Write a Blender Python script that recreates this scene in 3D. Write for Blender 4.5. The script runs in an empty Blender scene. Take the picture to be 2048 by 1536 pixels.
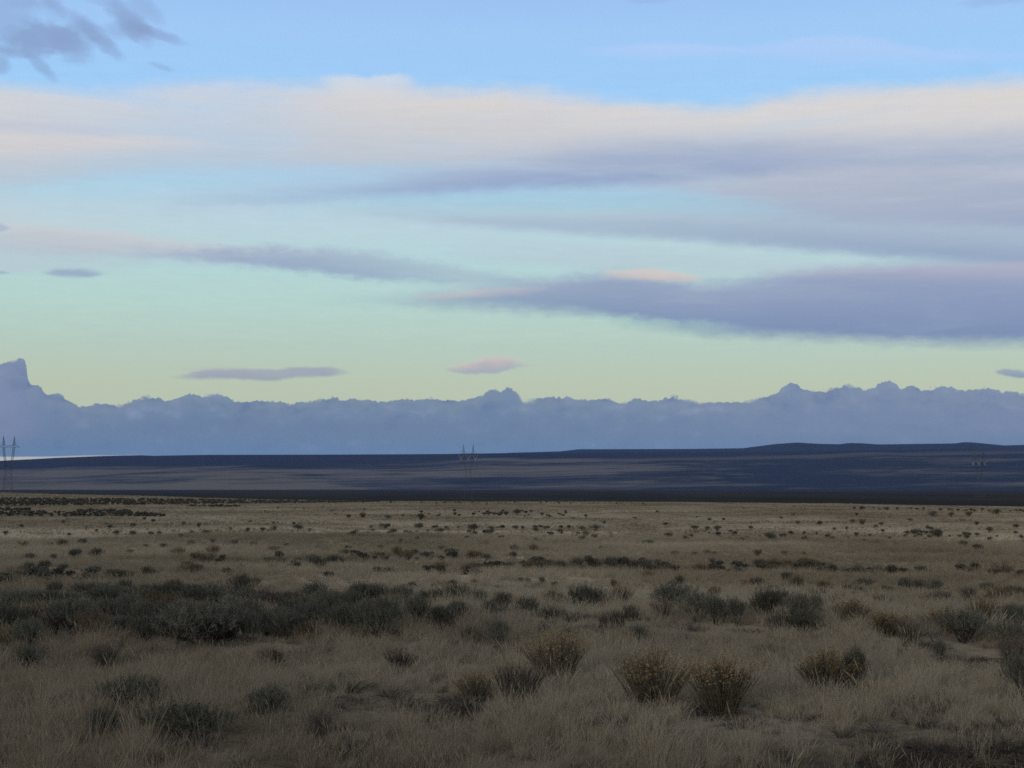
import bpy, math, random
import numpy as np
from mathutils import Vector, noise as mnoise

R = math.radians
scene = bpy.context.scene
C = scene.collection

# ------------------------------------------------------------------ camera
CAM_H = 2.7                      # eye height over the plain (m)
F = 2844.0                       # focal length, in pixels of a 2048 px wide frame (50 mm on 36 mm film)
PITCH = math.atan(206.0 / F)     # the camera looks a little above the horizon
cam_data = bpy.data.cameras.new('camera')
cam_data.sensor_width = 36.0
cam_data.lens = 36.0 * F / 2048.0
cam_data.clip_start = 0.1
cam_data.clip_end = 60000.0
cam = bpy.data.objects.new('camera', cam_data)
cam.location = (0, 0, CAM_H)
cam.rotation_euler = (math.pi / 2 + PITCH, 0, 0)
C.objects.link(cam)
scene.camera = cam


def direction(px, py):
    """unit direction seen at a point of the 2048 x 1536 frame"""
    cx, cy = (px - 1024.0) / F, (768.0 - py) / F
    v = Vector((cx, math.cos(PITCH) - cy * math.sin(PITCH), math.sin(PITCH) + cy * math.cos(PITCH)))
    return v.normalized()


def azel(px, py):
    d = direction(px, py)
    return math.degrees(math.atan2(d.x, d.y)), math.degrees(math.asin(d.z))


def lin(c):
    return tuple((x / 255.0 / 12.92) if x / 255.0 <= 0.04045 else ((x / 255.0 + 0.055) / 1.055) ** 2.4 for x in c)


# ------------------------------------------------------------------ node expressions
class Ex:
    """a tiny wrapper so that shader arithmetic can be written as arithmetic"""
    def __init__(self, nt, s):
        self.nt, self.s = nt, s

    def _m(self, op, *a, clamp=False):
        n = self.nt.nodes.new('ShaderNodeMath')
        n.operation = op
        n.use_clamp = clamp
        for i, v in enumerate(a):
            if isinstance(v, Ex):
                self.nt.links.new(v.s, n.inputs[i])
            else:
                n.inputs[i].default_value = float(v)
        return Ex(self.nt, n.outputs[0])

    def __add__(self, o): return self._m('ADD', self, o)
    __radd__ = __add__
    def __sub__(self, o): return self._m('SUBTRACT', self, o)
    def __rsub__(self, o): return self._m('SUBTRACT', o, self)
    def __mul__(self, o): return self._m('MULTIPLY', self, o)
    __rmul__ = __mul__
    def __truediv__(self, o): return self._m('DIVIDE', self, o)
    def sat(self): return self._m('ADD', self, 0.0, clamp=True)
    def pow(self, e): return self._m('POWER', self, e)
    def abs(self): return self._m('ABSOLUTE', self)
    def max(self, o): return self._m('MAXIMUM', self, o)
    def min(self, o): return self._m('MINIMUM', self, o)

    def smooth(self, a, b, lo=0.0, hi=1.0):
        """smooth step from a to b"""
        n = self.nt.nodes.new('ShaderNodeMapRange')
        n.interpolation_type = 'SMOOTHSTEP'
        self.nt.links.new(self.s, n.inputs['Value'])
        for k, v in (('From Min', a), ('From Max', b), ('To Min', lo), ('To Max', hi)):
            if isinstance(v, Ex):
                self.nt.links.new(v.s, n.inputs[k])
            else:
                n.inputs[k].default_value = float(v)
        return Ex(self.nt, n.outputs['Result'])


def vec(nt, x, y, z=0.0):
    n = nt.nodes.new('ShaderNodeCombineXYZ')
    for i, v in enumerate((x, y, z)):
        if isinstance(v, Ex):
            nt.links.new(v.s, n.inputs[i])
        else:
            n.inputs[i].default_value = float(v)
    return Ex(nt, n.outputs[0])


def noise_tex(nt, v, scale=1.0, detail=4.0, rough=0.55, dist=0.0):
    n = nt.nodes.new('ShaderNodeTexNoise')
    n.noise_dimensions = '3D'
    if v is not None:
        nt.links.new(v.s, n.inputs['Vector'])
    n.inputs['Scale'].default_value = scale
    n.inputs['Detail'].default_value = detail
    n.inputs['Roughness'].default_value = rough
    n.inputs['Distortion'].default_value = dist
    return Ex(nt, n.outputs[0])


def mixc(nt, fac, a, b, blend='MIX'):
    n = nt.nodes.new('ShaderNodeMix')
    n.data_type = 'RGBA'
    n.blend_type = blend
    n.clamp_factor = True
    for idx, v in ((0, fac), (6, a), (7, b)):
        if isinstance(v, Ex):
            nt.links.new(v.s, n.inputs[idx])
        elif isinstance(v, (tuple, list)):
            n.inputs[idx].default_value = (*v[:3], 1.0)
        else:
            n.inputs[idx].default_value = float(v)
    return Ex(nt, n.outputs[2])


# ------------------------------------------------------------------ the sky
world = bpy.data.worlds.new('World')
scene.world = world
world.use_nodes = True
wt = world.node_tree
wt.nodes.clear()
w_out = wt.nodes.new('ShaderNodeOutputWorld')
DEG = 180.0 / math.pi
AZ0, AZW, ELW = -24.0, 48.0, 24.0
PXD = 48.0 / 2400.0                          # about one frame pixel, in degrees
LAYERS = []                                  # every cloud, upper sky first; each slab of sky builds only those that reach it


def uv(px, py):
    a, e = azel(px, py)
    return (a - AZ0) / AZW, e / ELW


def set_curve(cv, pts, handle):
    pts = sorted(pts)
    while len(cv.points) < len(pts):
        cv.points.new(0.5, 0.5)
    for p, (x, y) in zip(cv.points, pts):
        p.location = (x, y)
        p.handle_type = handle


class Slab:
    """the shading of one range of elevation, as a node group of its own"""
    def __init__(self, name):
        self.nt = nt = bpy.data.node_groups.new(name, 'ShaderNodeTree')
        nt.interface.new_socket('Color', in_out='OUTPUT', socket_type='NodeSocketColor')
        self.out = nt.nodes.new('NodeGroupOutput')
        tc = nt.nodes.new('ShaderNodeTexCoord')
        sep = nt.nodes.new('ShaderNodeSeparateXYZ')
        nt.links.new(tc.outputs['Generated'], sep.inputs[0])
        dx, dy, dz = (Ex(nt, sep.outputs[i]) for i in range(3))
        self.AZ = dx._m('ARCTAN2', dx, dy) * DEG          # azimuth in degrees, 0 = north
        self.EL = dz._m('ARCSINE', dz) * DEG              # elevation in degrees
        U = (self.AZ - AZ0) / AZW
        self.U3 = vec(nt, U, U, U)
        AZ, EL = self.AZ, self.EL
        # streaky and puffy fields shared by the clouds
        self.N_st = noise_tex(nt, vec(nt, AZ * 0.10, EL * 0.75, 3.1), 1.0, 4.0, 0.55, 0.6) - 0.5
        self.N_st2 = noise_tex(nt, vec(nt, AZ * 0.28 + EL * 0.25, EL * 2.2, 7.7), 1.0, 4.0, 0.6, 0.5) - 0.5
        self.N_rag = noise_tex(nt, vec(nt, AZ * 1.1, EL * 2.6, 1.7), 1.0, 5.0, 0.62, 0.3) - 0.5
        self._puff = None

    @property
    def N_puff(self):
        if self._puff is None:
            self._puff = noise_tex(self.nt, vec(self.nt, self.AZ * 2.4, self.EL * 2.4, 11.3), 1.0, 6.0, 0.62, 0.2) - 0.5
        return self._puff

    def curves(self, top, bot, opac, smooth=True):
        """the upper line, the lower line (degrees) and the opacity of a cloud, over azimuth"""
        nt = self.nt
        n = nt.nodes.new('ShaderNodeRGBCurve')
        n.mapping.extend = 'HORIZONTAL'
        h = 'AUTO_CLAMPED' if smooth else 'VECTOR'
        set_curve(n.mapping.curves[0], [uv(*p) for p in top], h)
        set_curve(n.mapping.curves[1], [uv(*p) for p in bot], h)
        set_curve(n.mapping.curves[2], [(uv(x, 500)[0], v) for x, v in opac], 'AUTO_CLAMPED')
        n.mapping.update()
        nt.links.new(self.U3.s, n.inputs['Color'])
        sp = nt.nodes.new('ShaderNodeSeparateXYZ')
        nt.links.new(n.outputs[0], sp.inputs[0])
        r, g, b = (Ex(nt, sp.outputs[i]) for i in range(3))
        return r * ELW, g * ELW, b

    def air(self):
        nt = self.nt
        ramp = nt.nodes.new('ShaderNodeValToRGB')
        cr = ramp.color_ramp
        while len(cr.elements) < len(AIR):
            cr.elements.new(0.5)
        for e_, (el_, c_) in zip(cr.elements, sorted(AIR)):
            e_.position = max(0.0, el_ / 90.0)
            e_.color = (*lin(c_), 1.0)
        nt.links.new((self.EL / 90.0).sat().s, ramp.inputs[0])
        self.col = Ex(nt, ramp.outputs[0])

    def cloud(self, top, bot, ctop, cbot, opac, st, sb, warp=8.0, rag=0.0, streak=0.5, smooth=True, gam=1.0, fine=0.35):
        """one layer of cloud between two lines, thinned by streaks and shaded from its top to its base"""
        nt, EL = self.nt, self.EL
        w = self.N_st * (warp * 4 * PXD) + self.N_rag * (rag * 4 * PXD)
        T, B, A = self.curves(top, bot, opac, smooth)
        T = T + w
        B = B + w * 0.8 + self.N_st2 * (warp * 2 * PXD)
        a = EL.smooth(B - sb * PXD * 0.5, B + sb * PXD * 0.5) * (1.0 - EL.smooth(T - st * PXD * 0.5, T + st * PXD * 0.5))
        a = a * A * (1.0 + self.N_st * (streak * 3.0) + self.N_st2 * (streak * 2.0 * fine)).sat()
        t = ((EL - B) / (T - B).max(0.05)).sat()
        if gam != 1.0:
            t = t.pow(gam)
        self.col = mixc(nt, a.sat(), self.col, mixc(nt, t, lin(cbot), lin(ctop)))

    def wisp(self, px, py, rx, ry, rot, c, op, rag=0.5):
        """a ragged scrap of cloud"""
        a0, e0 = azel(px, py)
        x, y = self.AZ - a0, self.EL - e0
        cs, sn = math.cos(R(rot)), math.sin(R(rot))
        u = (x * cs + y * sn) / (rx * PXD) + self.N_puff * (rag * 1.5)
        v = (y * cs - x * sn) / (ry * PXD) + self.N_rag * (rag * 3.0) + self.N_puff * rag
        a = (1.0 - (u * u + v * v).smooth(0.0, 2.4)) * op
        self.col = mixc(self.nt, a.sat(), self.col, lin(c))


def cloud(top, bot, ctop, cbot, opac, st, sb, warp=8.0, rag=0.0, *a, **k):
    m = st / 2 + sb / 2 + warp * 4 + rag * 2.5
    LAYERS.append(('cloud', min(p[1] for p in top) - m, max(p[1] for p in bot) + m, (top, bot, ctop, cbot, opac, st, sb, warp, rag, *a), k))


def wisp(px, py, rx, ry, rot, *a):
    m = max(rx, ry) * 1.9
    LAYERS.append(('wisp', py - m, py + m, (px, py, rx, ry, rot, *a), {}))


# clear air: blue above, pale green towards the horizon, dusk blue overhead
AIR = [(0.0, (198, 206, 174)), (azel(1024, 770)[1], (190, 202, 176)), (azel(1024, 700)[1], (184, 205, 190)),
         (azel(1024, 600)[1], (183, 214, 206)), (azel(1024, 480)[1], (180, 213, 221)), (azel(1024, 350)[1], (170, 208, 233)),
         (azel(1024, 200)[1], (158, 205, 247)), (azel(1024, 60)[1], (160, 200, 245)), (19.8, (152, 191, 240)),
         (35.0, (104, 140, 200)), (89.9, (50, 72, 132))]
SUN_EL, SUN_ROT = 6.0, 215.0

# thin veils
cloud([(0, 395), (500, 392), (1000, 405), (2048, 330)], [(0, 520), (500, 500), (1000, 500), (2048, 520)],
      (205, 208, 214), (196, 212, 216), [(0, .55), (400, .4), (900, .42), (1500, .5), (2048, .5)], 80, 80, 10, 6, 0.9)
cloud([(1200, 100), (1330, 86), (1500, 96), (1650, 70), (1850, 100), (2048, 108)],
      [(1200, 108), (1330, 120), (1500, 112), (1650, 128), (1850, 125), (2048, 122)],
      (182, 206, 246), (172, 204, 246), [(1150, 0), (1300, .7), (1560, .6), (1850, .6), (2048, .4)], 20, 30, 8, 4, 0.6)
# the broad cream deck
cloud([(0, 172), (200, 184), (400, 168), (640, 172), (800, 178), (1000, 180), (1200, 198), (1450, 218), (1560, 196), (1800, 176), (2048, 160)],
      [(0, 372), (300, 345), (600, 340), (900, 338), (1200, 352), (1500, 400), (1800, 470), (2048, 545)],
      (222, 214, 208), (188, 195, 206), [(0, .82), (420, .66), (700, .90), (1000, .97), (1450, .92), (2048, .95)], 50, 56, 6, 6, 0.42, gam=0.9, fine=0.7)
cloud([(630, 156), (670, 150), (740, 152), (800, 153), (840, 160)], [(630, 162), (680, 200), (770, 205), (840, 164)],
      (228, 223, 216), (216, 211, 209), [(600, 0), (650, .35), (710, .62), (775, .6), (835, 0)], 14, 60, 2.5, 6, 0.3)
# brighter and duller streaks inside the deck at left
cloud([(0, 240), (120, 246), (260, 262), (330, 270)], [(0, 262), (120, 268), (260, 278), (330, 275)],
      (196, 196, 214), (196, 198, 214), [(0, .45), (150, .55), (300, 0)], 22, 22, 4, 3, 0.4)
cloud([(0, 266), (120, 270), (300, 276), (480, 284)], [(0, 318), (120, 312), (300, 300), (480, 292)],
      (222, 212, 206), (212, 206, 208), [(0, .55), (200, .6), (470, 0)], 24, 34, 4, 3, 0.4)
# the right hand grey mass and its belly
cloud([(900, 400), (1100, 372), (1300, 330), (1600, 286), (2048, 262)], [(900, 420), (1100, 440), (1300, 462), (1600, 495), (1800, 512), (2048, 532)],
      (180, 187, 204), (137, 154, 188), [(900, 0), (1150, .2), (1450, .55), (1750, .75), (2048, .95)], 70, 40, 6, 6, 0.5, gam=0.85, fine=0.8)
cloud([(330, 388), (700, 358), (1000, 318), (1250, 282), (1500, 270), (1750, 276), (2048, 282)],
      [(330, 414), (700, 398), (1000, 382), (1250, 370), (1500, 352), (1800, 330), (2048, 325)],
      (173, 184, 205), (145, 162, 197), [(300, 0), (420, .35), (700, .6), (1000, .9), (1400, .85), (1700, .45), (2048, .35)], 66, 34, 5, 5, 0.5, gam=1.3, fine=0.8)
# clear greenish gap and the thin grey band under it
cloud([(700, 395), (950, 388), (1300, 382), (1500, 400), (1650, 420)], [(700, 425), (950, 425), (1300, 425), (1500, 436), (1650, 440)],
      (160, 200, 222), (166, 202, 216), [(650, 0), (850, .6), (1200, .75), (1450, .45), (1650, 0)], 26, 30, 5, 3, 0.3)
cloud([(640, 402), (860, 416), (1100, 426), (1500, 440), (2048, 460)], [(640, 425), (860, 446), (1100, 462), (1500, 492), (2048, 528)],
      (174, 193, 206), (147, 165, 192), [(620, 0), (850, .35), (1100, .6), (1500, .6), (1800, .8), (2048, .95)], 40, 26, 5, 4, 0.3, gam=1.4)
# pale veil between the right hand layers
cloud([(900, 470), (1200, 486), (1600, 512), (2048, 530)], [(900, 520), (1200, 540), (1600, 548), (2048, 566)],
      (186, 204, 214), (184, 190, 206), [(850, 0), (1100, .4), (1500, .5), (1700, .5), (2048, .6)], 30, 30, 5, 3, 0.4)
# long left hand streak
cloud([(0, 445), (100, 456), (220, 468), (360, 484), (500, 494), (700, 500), (850, 522), (1000, 546), (1200, 556)],
      [(0, 510), (100, 512), (220, 516), (360, 518), (500, 530), (620, 540), (760, 560), (850, 566), (1000, 572), (1200, 572)],
      (206, 202, 204), (178, 184, 202), [(0, .6), (200, .75), (360, .7), (520, .3), (700, 0)], 26, 36, 5, 4, 0.35)
cloud([(250, 496), (400, 498), (520, 496), (700, 500), (850, 522), (1000, 548), (1250, 556)],
      [(250, 506), (400, 520), (520, 532), (640, 545), (760, 562), (850, 568), (1000, 572), (1250, 566)],
      (164, 176, 198), (142, 160, 190), [(230, 0), (400, .7), (560, .85), (720, .75), (850, .55), (1000, .4), (1250, .2)], 26, 22, 4, 9, 0.3)
cloud([(-40, 517), (150, 520), (330, 530)], [(-40, 546), (150, 545), (330, 538)], (184, 192, 206), (182, 198, 208),
      [(-40, .5), (100, .45), (330, 0)], 26, 26, 4, 4, 0.5)
# big dark bank on the right
cloud([(600, 597), (760, 594), (900, 582), (1100, 560), (1250, 549), (1330, 556), (1420, 566), (1600, 546), (1800, 532), (2048, 524)],
      [(600, 603), (760, 605), (900, 611), (1050, 618), (1200, 632), (1330, 655), (1450, 668), (1600, 674), (1800, 682), (2048, 686)],
      (150, 161, 190), (112, 133, 174), [(600, 0), (760, .35), (900, .65), (1050, .82), (1300, .92), (1500, .97), (2048, 1)], 40, 40, 5, 7, 0.24, gam=0.8)
cloud([(1240, 540), (1290, 538), (1340, 542), (1400, 552)], [(1240, 556), (1290, 560), (1340, 562), (1400, 562)],
      (222, 202, 192), (206, 190, 188), [(1200, 0), (1270, .7), (1340, .75), (1410, 0)], 10, 12, 2, 2, 0.2)
cloud([(850, 590), (950, 580), (1050, 574), (1100, 572)], [(850, 600), (950, 596), (1050, 588), (1100, 580)],
      (206, 196, 194), (186, 182, 190), [(820, 0), (920, .5), (1020, .4), (1120, 0)], 10, 12, 2, 2, 0.3)
cloud([(1500, 548), (1700, 536), (2048, 526)], [(1500, 562), (1700, 560), (2048, 566)],
      (182, 180, 198), (160, 165, 190), [(1480, 0), (1700, .5), (2048, .75)], 16, 30, 3, 3, 0.2)
cloud([(1180, 632), (1300, 636), (1420, 644), (1500, 652)], [(1180, 640), (1300, 658), (1420, 662), (1500, 660)],
      (168, 204, 200), (176, 206, 190), [(1150, 0), (1240, .45), (1400, .35), (1500, 0)], 16, 14, 2, 9, 0.4)
# scraps near the horizon
cloud([(355, 752), (400, 741), (460, 737), (530, 739), (600, 735), (660, 735), (700, 744)],
      [(355, 756), (400, 757), (460, 757), (530, 761), (600, 755), (660, 752), (700, 747)],
      (160, 164, 180), (148, 157, 178), [(340, 0), (385, .65), (450, .92), (640, .88), (680, .5), (715, 0)], 8, 9, 1.0, 3.2, 0.25, fine=0.9)
cloud([(375, 735), (440, 731), (500, 736)], [(375, 742), (440, 741), (500, 740)], (190, 190, 184), (178, 184, 182), [(360, 0), (420, .45), (520, 0)], 8, 8, 1.0, 3.0, 0.4)
cloud([(895, 733), (940, 724), (985, 714), (1020, 715), (1060, 728)], [(895, 742), (940, 747), (985, 746), (1020, 738), (1060, 732)],
      (212, 194, 186), (158, 160, 184), [(890, 0), (920, .7), (985, .88), (1030, .6), (1072, 0)], 9, 8, 1.0, 4.5, 0.35, gam=1.3, fine=0.9)
cloud([(1985, 742), (2010, 737), (2048, 741)], [(1985, 744), (2010, 750), (2048, 756)],
      (140, 156, 176), (128, 146, 176), [(1980, 0), (2000, .85), (2048, .95)], 7, 7, 1.0, 4.5, 0.3)
cloud([(85, 546), (130, 538), (180, 540), (215, 547)], [(85, 548), (130, 552), (180, 553), (215, 548)],
      (150, 164, 192), (136, 152, 188), [(80, 0), (115, .7), (170, .7), (212, 0)], 12, 10, 1.0, 4.0, 0.35)
cloud([(-40, 444), (0, 447), (20, 456)], [(-40, 462), (0, 464), (20, 458)], (160, 176, 200), (150, 166, 194), [(-40, .6), (5, .5), (24, 0)], 8, 8, 1, 3, 0.2)
cloud([(-40, 541), (0, 542), (26, 546)], [(-40, 549), (0, 549), (26, 547)], (150, 164, 192), (140, 156, 190), [(-40, .6), (10, .5), (28, 0)], 5, 5, 1, 2, 0.2)
# torn dark scud, top left
SC = (134, 156, 197)
for a_ in ((8, 38, 62, 46, -20, .55), (95, 78, 70, 26, 8, .85), (140, 92, 40, 24, -25, .6), (195, 72, 48, 13, -38, .75), (262, 44, 46, 20, -38, .8),
           (310, 66, 52, 9, -14, .65), (250, 62, 34, 14, 0, .45), (80, 130, 34, 10, -40, .6), (2, 130, 16, 14, 0, .6), (10, 104, 40, 8, -5, .45),
           (322, 134, 22, 5, -12, .4), (285, 10, 40, 14, -35, .45), (108, 12, 22, 18, -50, .4), (150, 40, 60, 10, -30, .35), (60, 0, 40, 14, 0, .4),
           (210, 4, 30, 7, 0, .35), (1300, 0, 40, 6, 0, .25), (2000, 0, 60, 8, 0, .3)):
    wisp(*a_[:5], SC, a_[5] * 0.88, 0.6)

# the long bank of cumulus lying on the horizon
BANK = [(0, 724), (14, 721), (30, 719), (44, 717), (51, 723), (54, 741), (57, 760), (65, 769), (76, 769), (89, 782), (96, 788), (113, 786), (122, 789),
        (137, 798), (157, 811), (178, 811), (205, 806), (239, 808), (273, 800), (290, 793), (318, 793), (330, 798), (345, 798), (362, 791), (386, 786),
        (403, 793), (434, 788), (455, 793), (463, 800), (495, 801), (530, 800), (581, 806), (615, 803), (649, 798), (673, 795), (700, 797), (731, 799),
        (776, 800), (817, 797), (834, 800), (871, 797), (919, 800), (947, 794), (967, 788), (981, 777), (991, 778), (1003, 781), (1014, 775), (1024, 776),
        (1034, 786), (1042, 798), (1050, 806), (1060, 801), (1076, 793), (1097, 794), (1111, 793), (1158, 798), (1196, 798), (1215, 793), (1230, 801), (1247, 807),
        (1258, 801), (1275, 796), (1295, 800), (1316, 803), (1343, 793), (1367, 798), (1375, 802), (1400, 803), (1468, 803), (1512, 798), (1532, 791),
        (1550, 788), (1563, 776), (1584, 762), (1594, 764), (1603, 774), (1618, 779), (1652, 781), (1676, 776), (1700, 771), (1717, 774), (1727, 779),
        (1748, 776), (1758, 764), (1775, 760), (1792, 766), (1803, 777), (1820, 769), (1830, 768), (1841, 776), (1867, 777), (1885, 772), (1902, 774),
        (1912, 779), (1973, 777), (1997, 781), (2048, 786)]


def bank_top(sl):
    """the cloud tops, as four curves side by side (finer than one for the whole bank)"""
    nt = sl.nt
    cuts = [-10, 500, 1024, 1540, 2060]
    total = None
    for lo, hi in zip(cuts[:-1], cuts[1:]):
        n = nt.nodes.new('ShaderNodeFloatCurve')
        a_lo, a_hi = azel(lo, 790)[0], azel(hi, 790)[0]
        nt.links.new(((sl.AZ - a_lo) / (a_hi - a_lo)).s, n.inputs['Value'])
        n.inputs['Factor'].default_value = 1.0
        n.mapping.extend = 'HORIZONTAL'
        o = []
        for p in BANK:
            a, e = azel(*p)
            u = (a - a_lo) / (a_hi - a_lo)
            if 0 <= u <= 1:
                o.append((u, e / 8.0))
        # meet the neighbour at the cut
        for c_, u_ in ((lo, 0.0), (hi, 1.0)):
            y_ = np.interp(c_, [p[0] for p in sorted(BANK)], [p[1] for p in sorted(BANK)])
            o.append((u_, azel(c_, float(y_))[1] / 8.0))
        set_curve(n.mapping.curves[0], o, 'VECTOR')
        n.mapping.update()
        v = Ex(nt, n.outputs[0]) * 8.0
        if total is None:
            total = v
        else:
            total = total + (v - total) * sl.AZ._m('GREATER_THAN', sl.AZ, a_lo)
    return total


def bank(sl):
    nt, AZ, EL = sl.nt, sl.AZ, sl.EL
    N_puff, N_rag = sl.N_puff, sl.N_rag
    BT = bank_top(sl)
    def billow(scale, sx, sy, off, wob):
        vor = nt.nodes.new('ShaderNodeTexVoronoi')
        vor.feature = 'SMOOTH_F1'
        vor.inputs['Smoothness'].default_value = 0.25
        vor.inputs['Scale'].default_value = scale
        nt.links.new(vec(nt, AZ * sx + N_puff * wob, EL * sy + N_puff * wob, off).s, vor.inputs['Vector'])
        return 0.45 - Ex(nt, vor.outputs['Distance'])
    BIL = billow(2.2, 1.0, 1.2, 0.4, 0.30)
    BIL2 = billow(6.5, 1.0, 1.1, 2.7, 0.15)
    BT2 = BT + BIL * 0.15 + BIL2 * 0.11 + N_puff * 0.12 + N_rag * 0.06 - 0.01
    soft = 0.025 + N_rag.smooth(-0.02, 0.30) * 0.20
    b_a = 1.0 - EL.smooth(BT2 - soft, BT2 + soft)
    below = BT - EL
    N_mot = noise_tex(nt, vec(nt, AZ * 0.7, EL * 1.5, 5.0), 1.0, 4.0, 0.5, 0.3) - 0.5
    t1 = below.smooth(0.0, 1.1)
    t2 = EL.smooth(1.15, 2.4)
    bc = mixc(nt, t1, lin((117, 136, 161)), lin((101, 127, 160)))
    bc = mixc(nt, t2, lin((95, 132, 168)), bc)
    _, _, pk = sl.curves([(0, 700), (2048, 700)], [(0, 800), (2048, 800)], [(0, .95), (70, .5), (170, .1), (900, .0), (1300, .15), (1600, .35), (2048, .5)])
    bc = mixc(nt, pk * t2, bc, lin((126, 138, 170)))
    depth = below.smooth(1.3, 0.0) * 0.6 + 0.4
    lump = (N_mot * 2.1 + BIL * 0.45 + BIL2 * 0.12 + N_puff * 0.15) * depth
    bc = mixc(nt, lump.smooth(0.0, 0.50) * 0.85, bc, lin((131, 147, 178)))
    bc = mixc(nt, (0.0 - lump).smooth(0.0, 0.5) * 0.7, bc, lin((90, 113, 154)))
    sl.col = mixc(nt, b_a, sl.col, bc)
    # clear bright gap under the bank at far left
    gp, _, ga = sl.curves([(0, 913.5), (60, 913.5), (113, 913), (160, 911.5), (205, 910.8), (300, 910.5), (420, 912), (600, 930)], [(0, 990), (2048, 990)],
                          [(0, 1), (150, .95), (240, .7), (330, 0)])
    gap = gp + N_rag * 0.03
    sl.col = mixc(nt, (1.0 - EL.smooth(gap - 0.03, gap + 0.03)) * ga, sl.col, lin((206, 202, 194)))


def bg(nt, c, strength):
    n = nt.nodes.new('ShaderNodeBackground')
    nt.links.new(c.s, n.inputs['Color'])
    n.inputs['Strength'].default_value = strength
    return n


def mix_shader(fac, a, b):
    n = wt.nodes.new('ShaderNodeMixShader')
    wt.links.new(fac.s, n.inputs[0])
    wt.links.new(a.outputs[0], n.inputs[1])
    wt.links.new(b.outputs[0], n.inputs[2])
    return n


SKY_STRENGTH = 1.0
tc = wt.nodes.new('ShaderNodeTexCoord')
sep = wt.nodes.new('ShaderNodeSeparateXYZ')
wt.links.new(tc.outputs['Generated'], sep.inputs[0])
WX, WY, WZ = (Ex(wt, sep.outputs[i]) for i in range(3))
W_AZ = WX._m('ARCTAN2', WX, WY) * DEG
W_EL = WZ._m('ARCSINE', WZ) * DEG

# the rest of the sky (all round and overhead): banded by elevation only
REST = [(-90.0, (60, 64, 76)), (-1.5, (70, 76, 92)), (0.2, (98, 130, 180)), (3.2, (122, 136, 175)), (4.2, (178, 196, 172)), (7.0, (150, 162, 186)),
        (9.5, (176, 200, 212)), (12.0, (168, 180, 205)), (16.0, (212, 208, 208)), (18.0, (165, 203, 240)), (22.0, (158, 192, 236)),
        (35.0, (190, 198, 214)), (60.0, (190, 192, 200)), (90.0, (182, 184, 192))]
rr = wt.nodes.new('ShaderNodeValToRGB')
while len(rr.color_ramp.elements) < len(REST):
    rr.color_ramp.elements.new(0.5)
for e_, (el_, c_) in zip(rr.color_ramp.elements, REST):
    e_.position = (el_ + 90.0) / 180.0
    e_.color = (*lin(c_), 1.0)
wt.links.new(((W_EL + 90.0) / 180.0).s, rr.inputs[0])
nish = wt.nodes.new('ShaderNodeTexSky')
nish.sky_type = 'NISHITA'
nish.sun_disc = False
nish.sun_elevation = R(SUN_EL)
nish.sun_rotation = R(SUN_ROT)
nish.altitude = 1200.0
rest_c = mixc(wt, 0.008, Ex(wt, rr.outputs[0]), Ex(wt, nish.outputs[0]), 'ADD')

fade = 1.0 - (1.0 - W_AZ.abs().smooth(24.0, 27.0)) * (1.0 - W_EL.smooth(20.5, 22.0)) * W_EL.smooth(-1.5, -0.5)
BOUNDS = [-9999, 150, 262, 352, 430, 510, 590, 700, 9999]      # frame rows that part the slabs
shader = None
for y0, y1 in zip(BOUNDS[:-1], BOUNDS[1:]):
    sl = Slab('sky slab')
    sl.air()
    k_ = 0
    for kind, ya, yb, a_, kw in LAYERS:
        if ya < y1 + 24 and yb > y0 - 24:      # rows bow a little towards the frame's sides
            getattr(sl, kind)(*a_, **kw)
            k_ += 1
    if y1 > 9000:
        bank(sl)
    fib = noise_tex(sl.nt, vec(sl.nt, sl.AZ * 0.55 + sl.EL * 0.9, sl.EL * 5.5, 21.0), 1.0, 5.0, 0.6, 0.4) - 0.5
    amp = 0.10 if 150 <= y0 < 680 else 0.03
    k_f = 1.0 + fib * amp + sl.N_rag * (amp * 0.6)
    sl.col = mixc(sl.nt, 1.0, sl.col, vec(sl.nt, k_f, k_f, k_f), 'MULTIPLY')
    sl.nt.links.new(sl.col.s, sl.out.inputs[0])
    g = wt.nodes.new('ShaderNodeGroup')
    g.node_tree = sl.nt
    c = mixc(wt, fade, mixc(wt, 0.008, Ex(wt, g.outputs[0]), Ex(wt, nish.outputs[0]), 'ADD'), rest_c)
    b_ = bg(wt, c, SKY_STRENGTH)
    shader = b_ if shader is None else mix_shader(W_EL._m('LESS_THAN', W_EL, azel(1024, y0)[1]), shader, b_)
outside = W_AZ.abs()._m('GREATER_THAN', W_AZ.abs(), 27.0).max(W_EL._m('GREATER_THAN', W_EL, 22.0)).max(W_EL._m('LESS_THAN', W_EL, -1.5))
shader = mix_shader(outside, shader, bg(wt, rest_c, SKY_STRENGTH))
wt.links.new(shader.outputs[0], w_out.inputs['Surface'])
world.cycles.sampling_method = 'MANUAL'
world.cycles.sample_map_resolution = 256

# ------------------------------------------------------------------ last light, from behind the camera
sun = bpy.data.lights.new('sun', 'SUN')
sun.energy = 0.75
sun.angle = R(14.0)
sun.color = (1.0, 0.86, 0.70)
sun_o = bpy.data.objects.new('sun', sun)
sun_o.rotation_euler = (R(90.0 - 12.0), 0.0, R(180.0 - SUN_ROT))
C.objects.link(sun_o)

scene.view_settings.view_transform = 'Standard'
scene.view_settings.look = 'None'
scene.view_settings.exposure = 0.0
scene.view_settings.gamma = 1.0
scene.view_settings.use_curve_mapping = False

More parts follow.
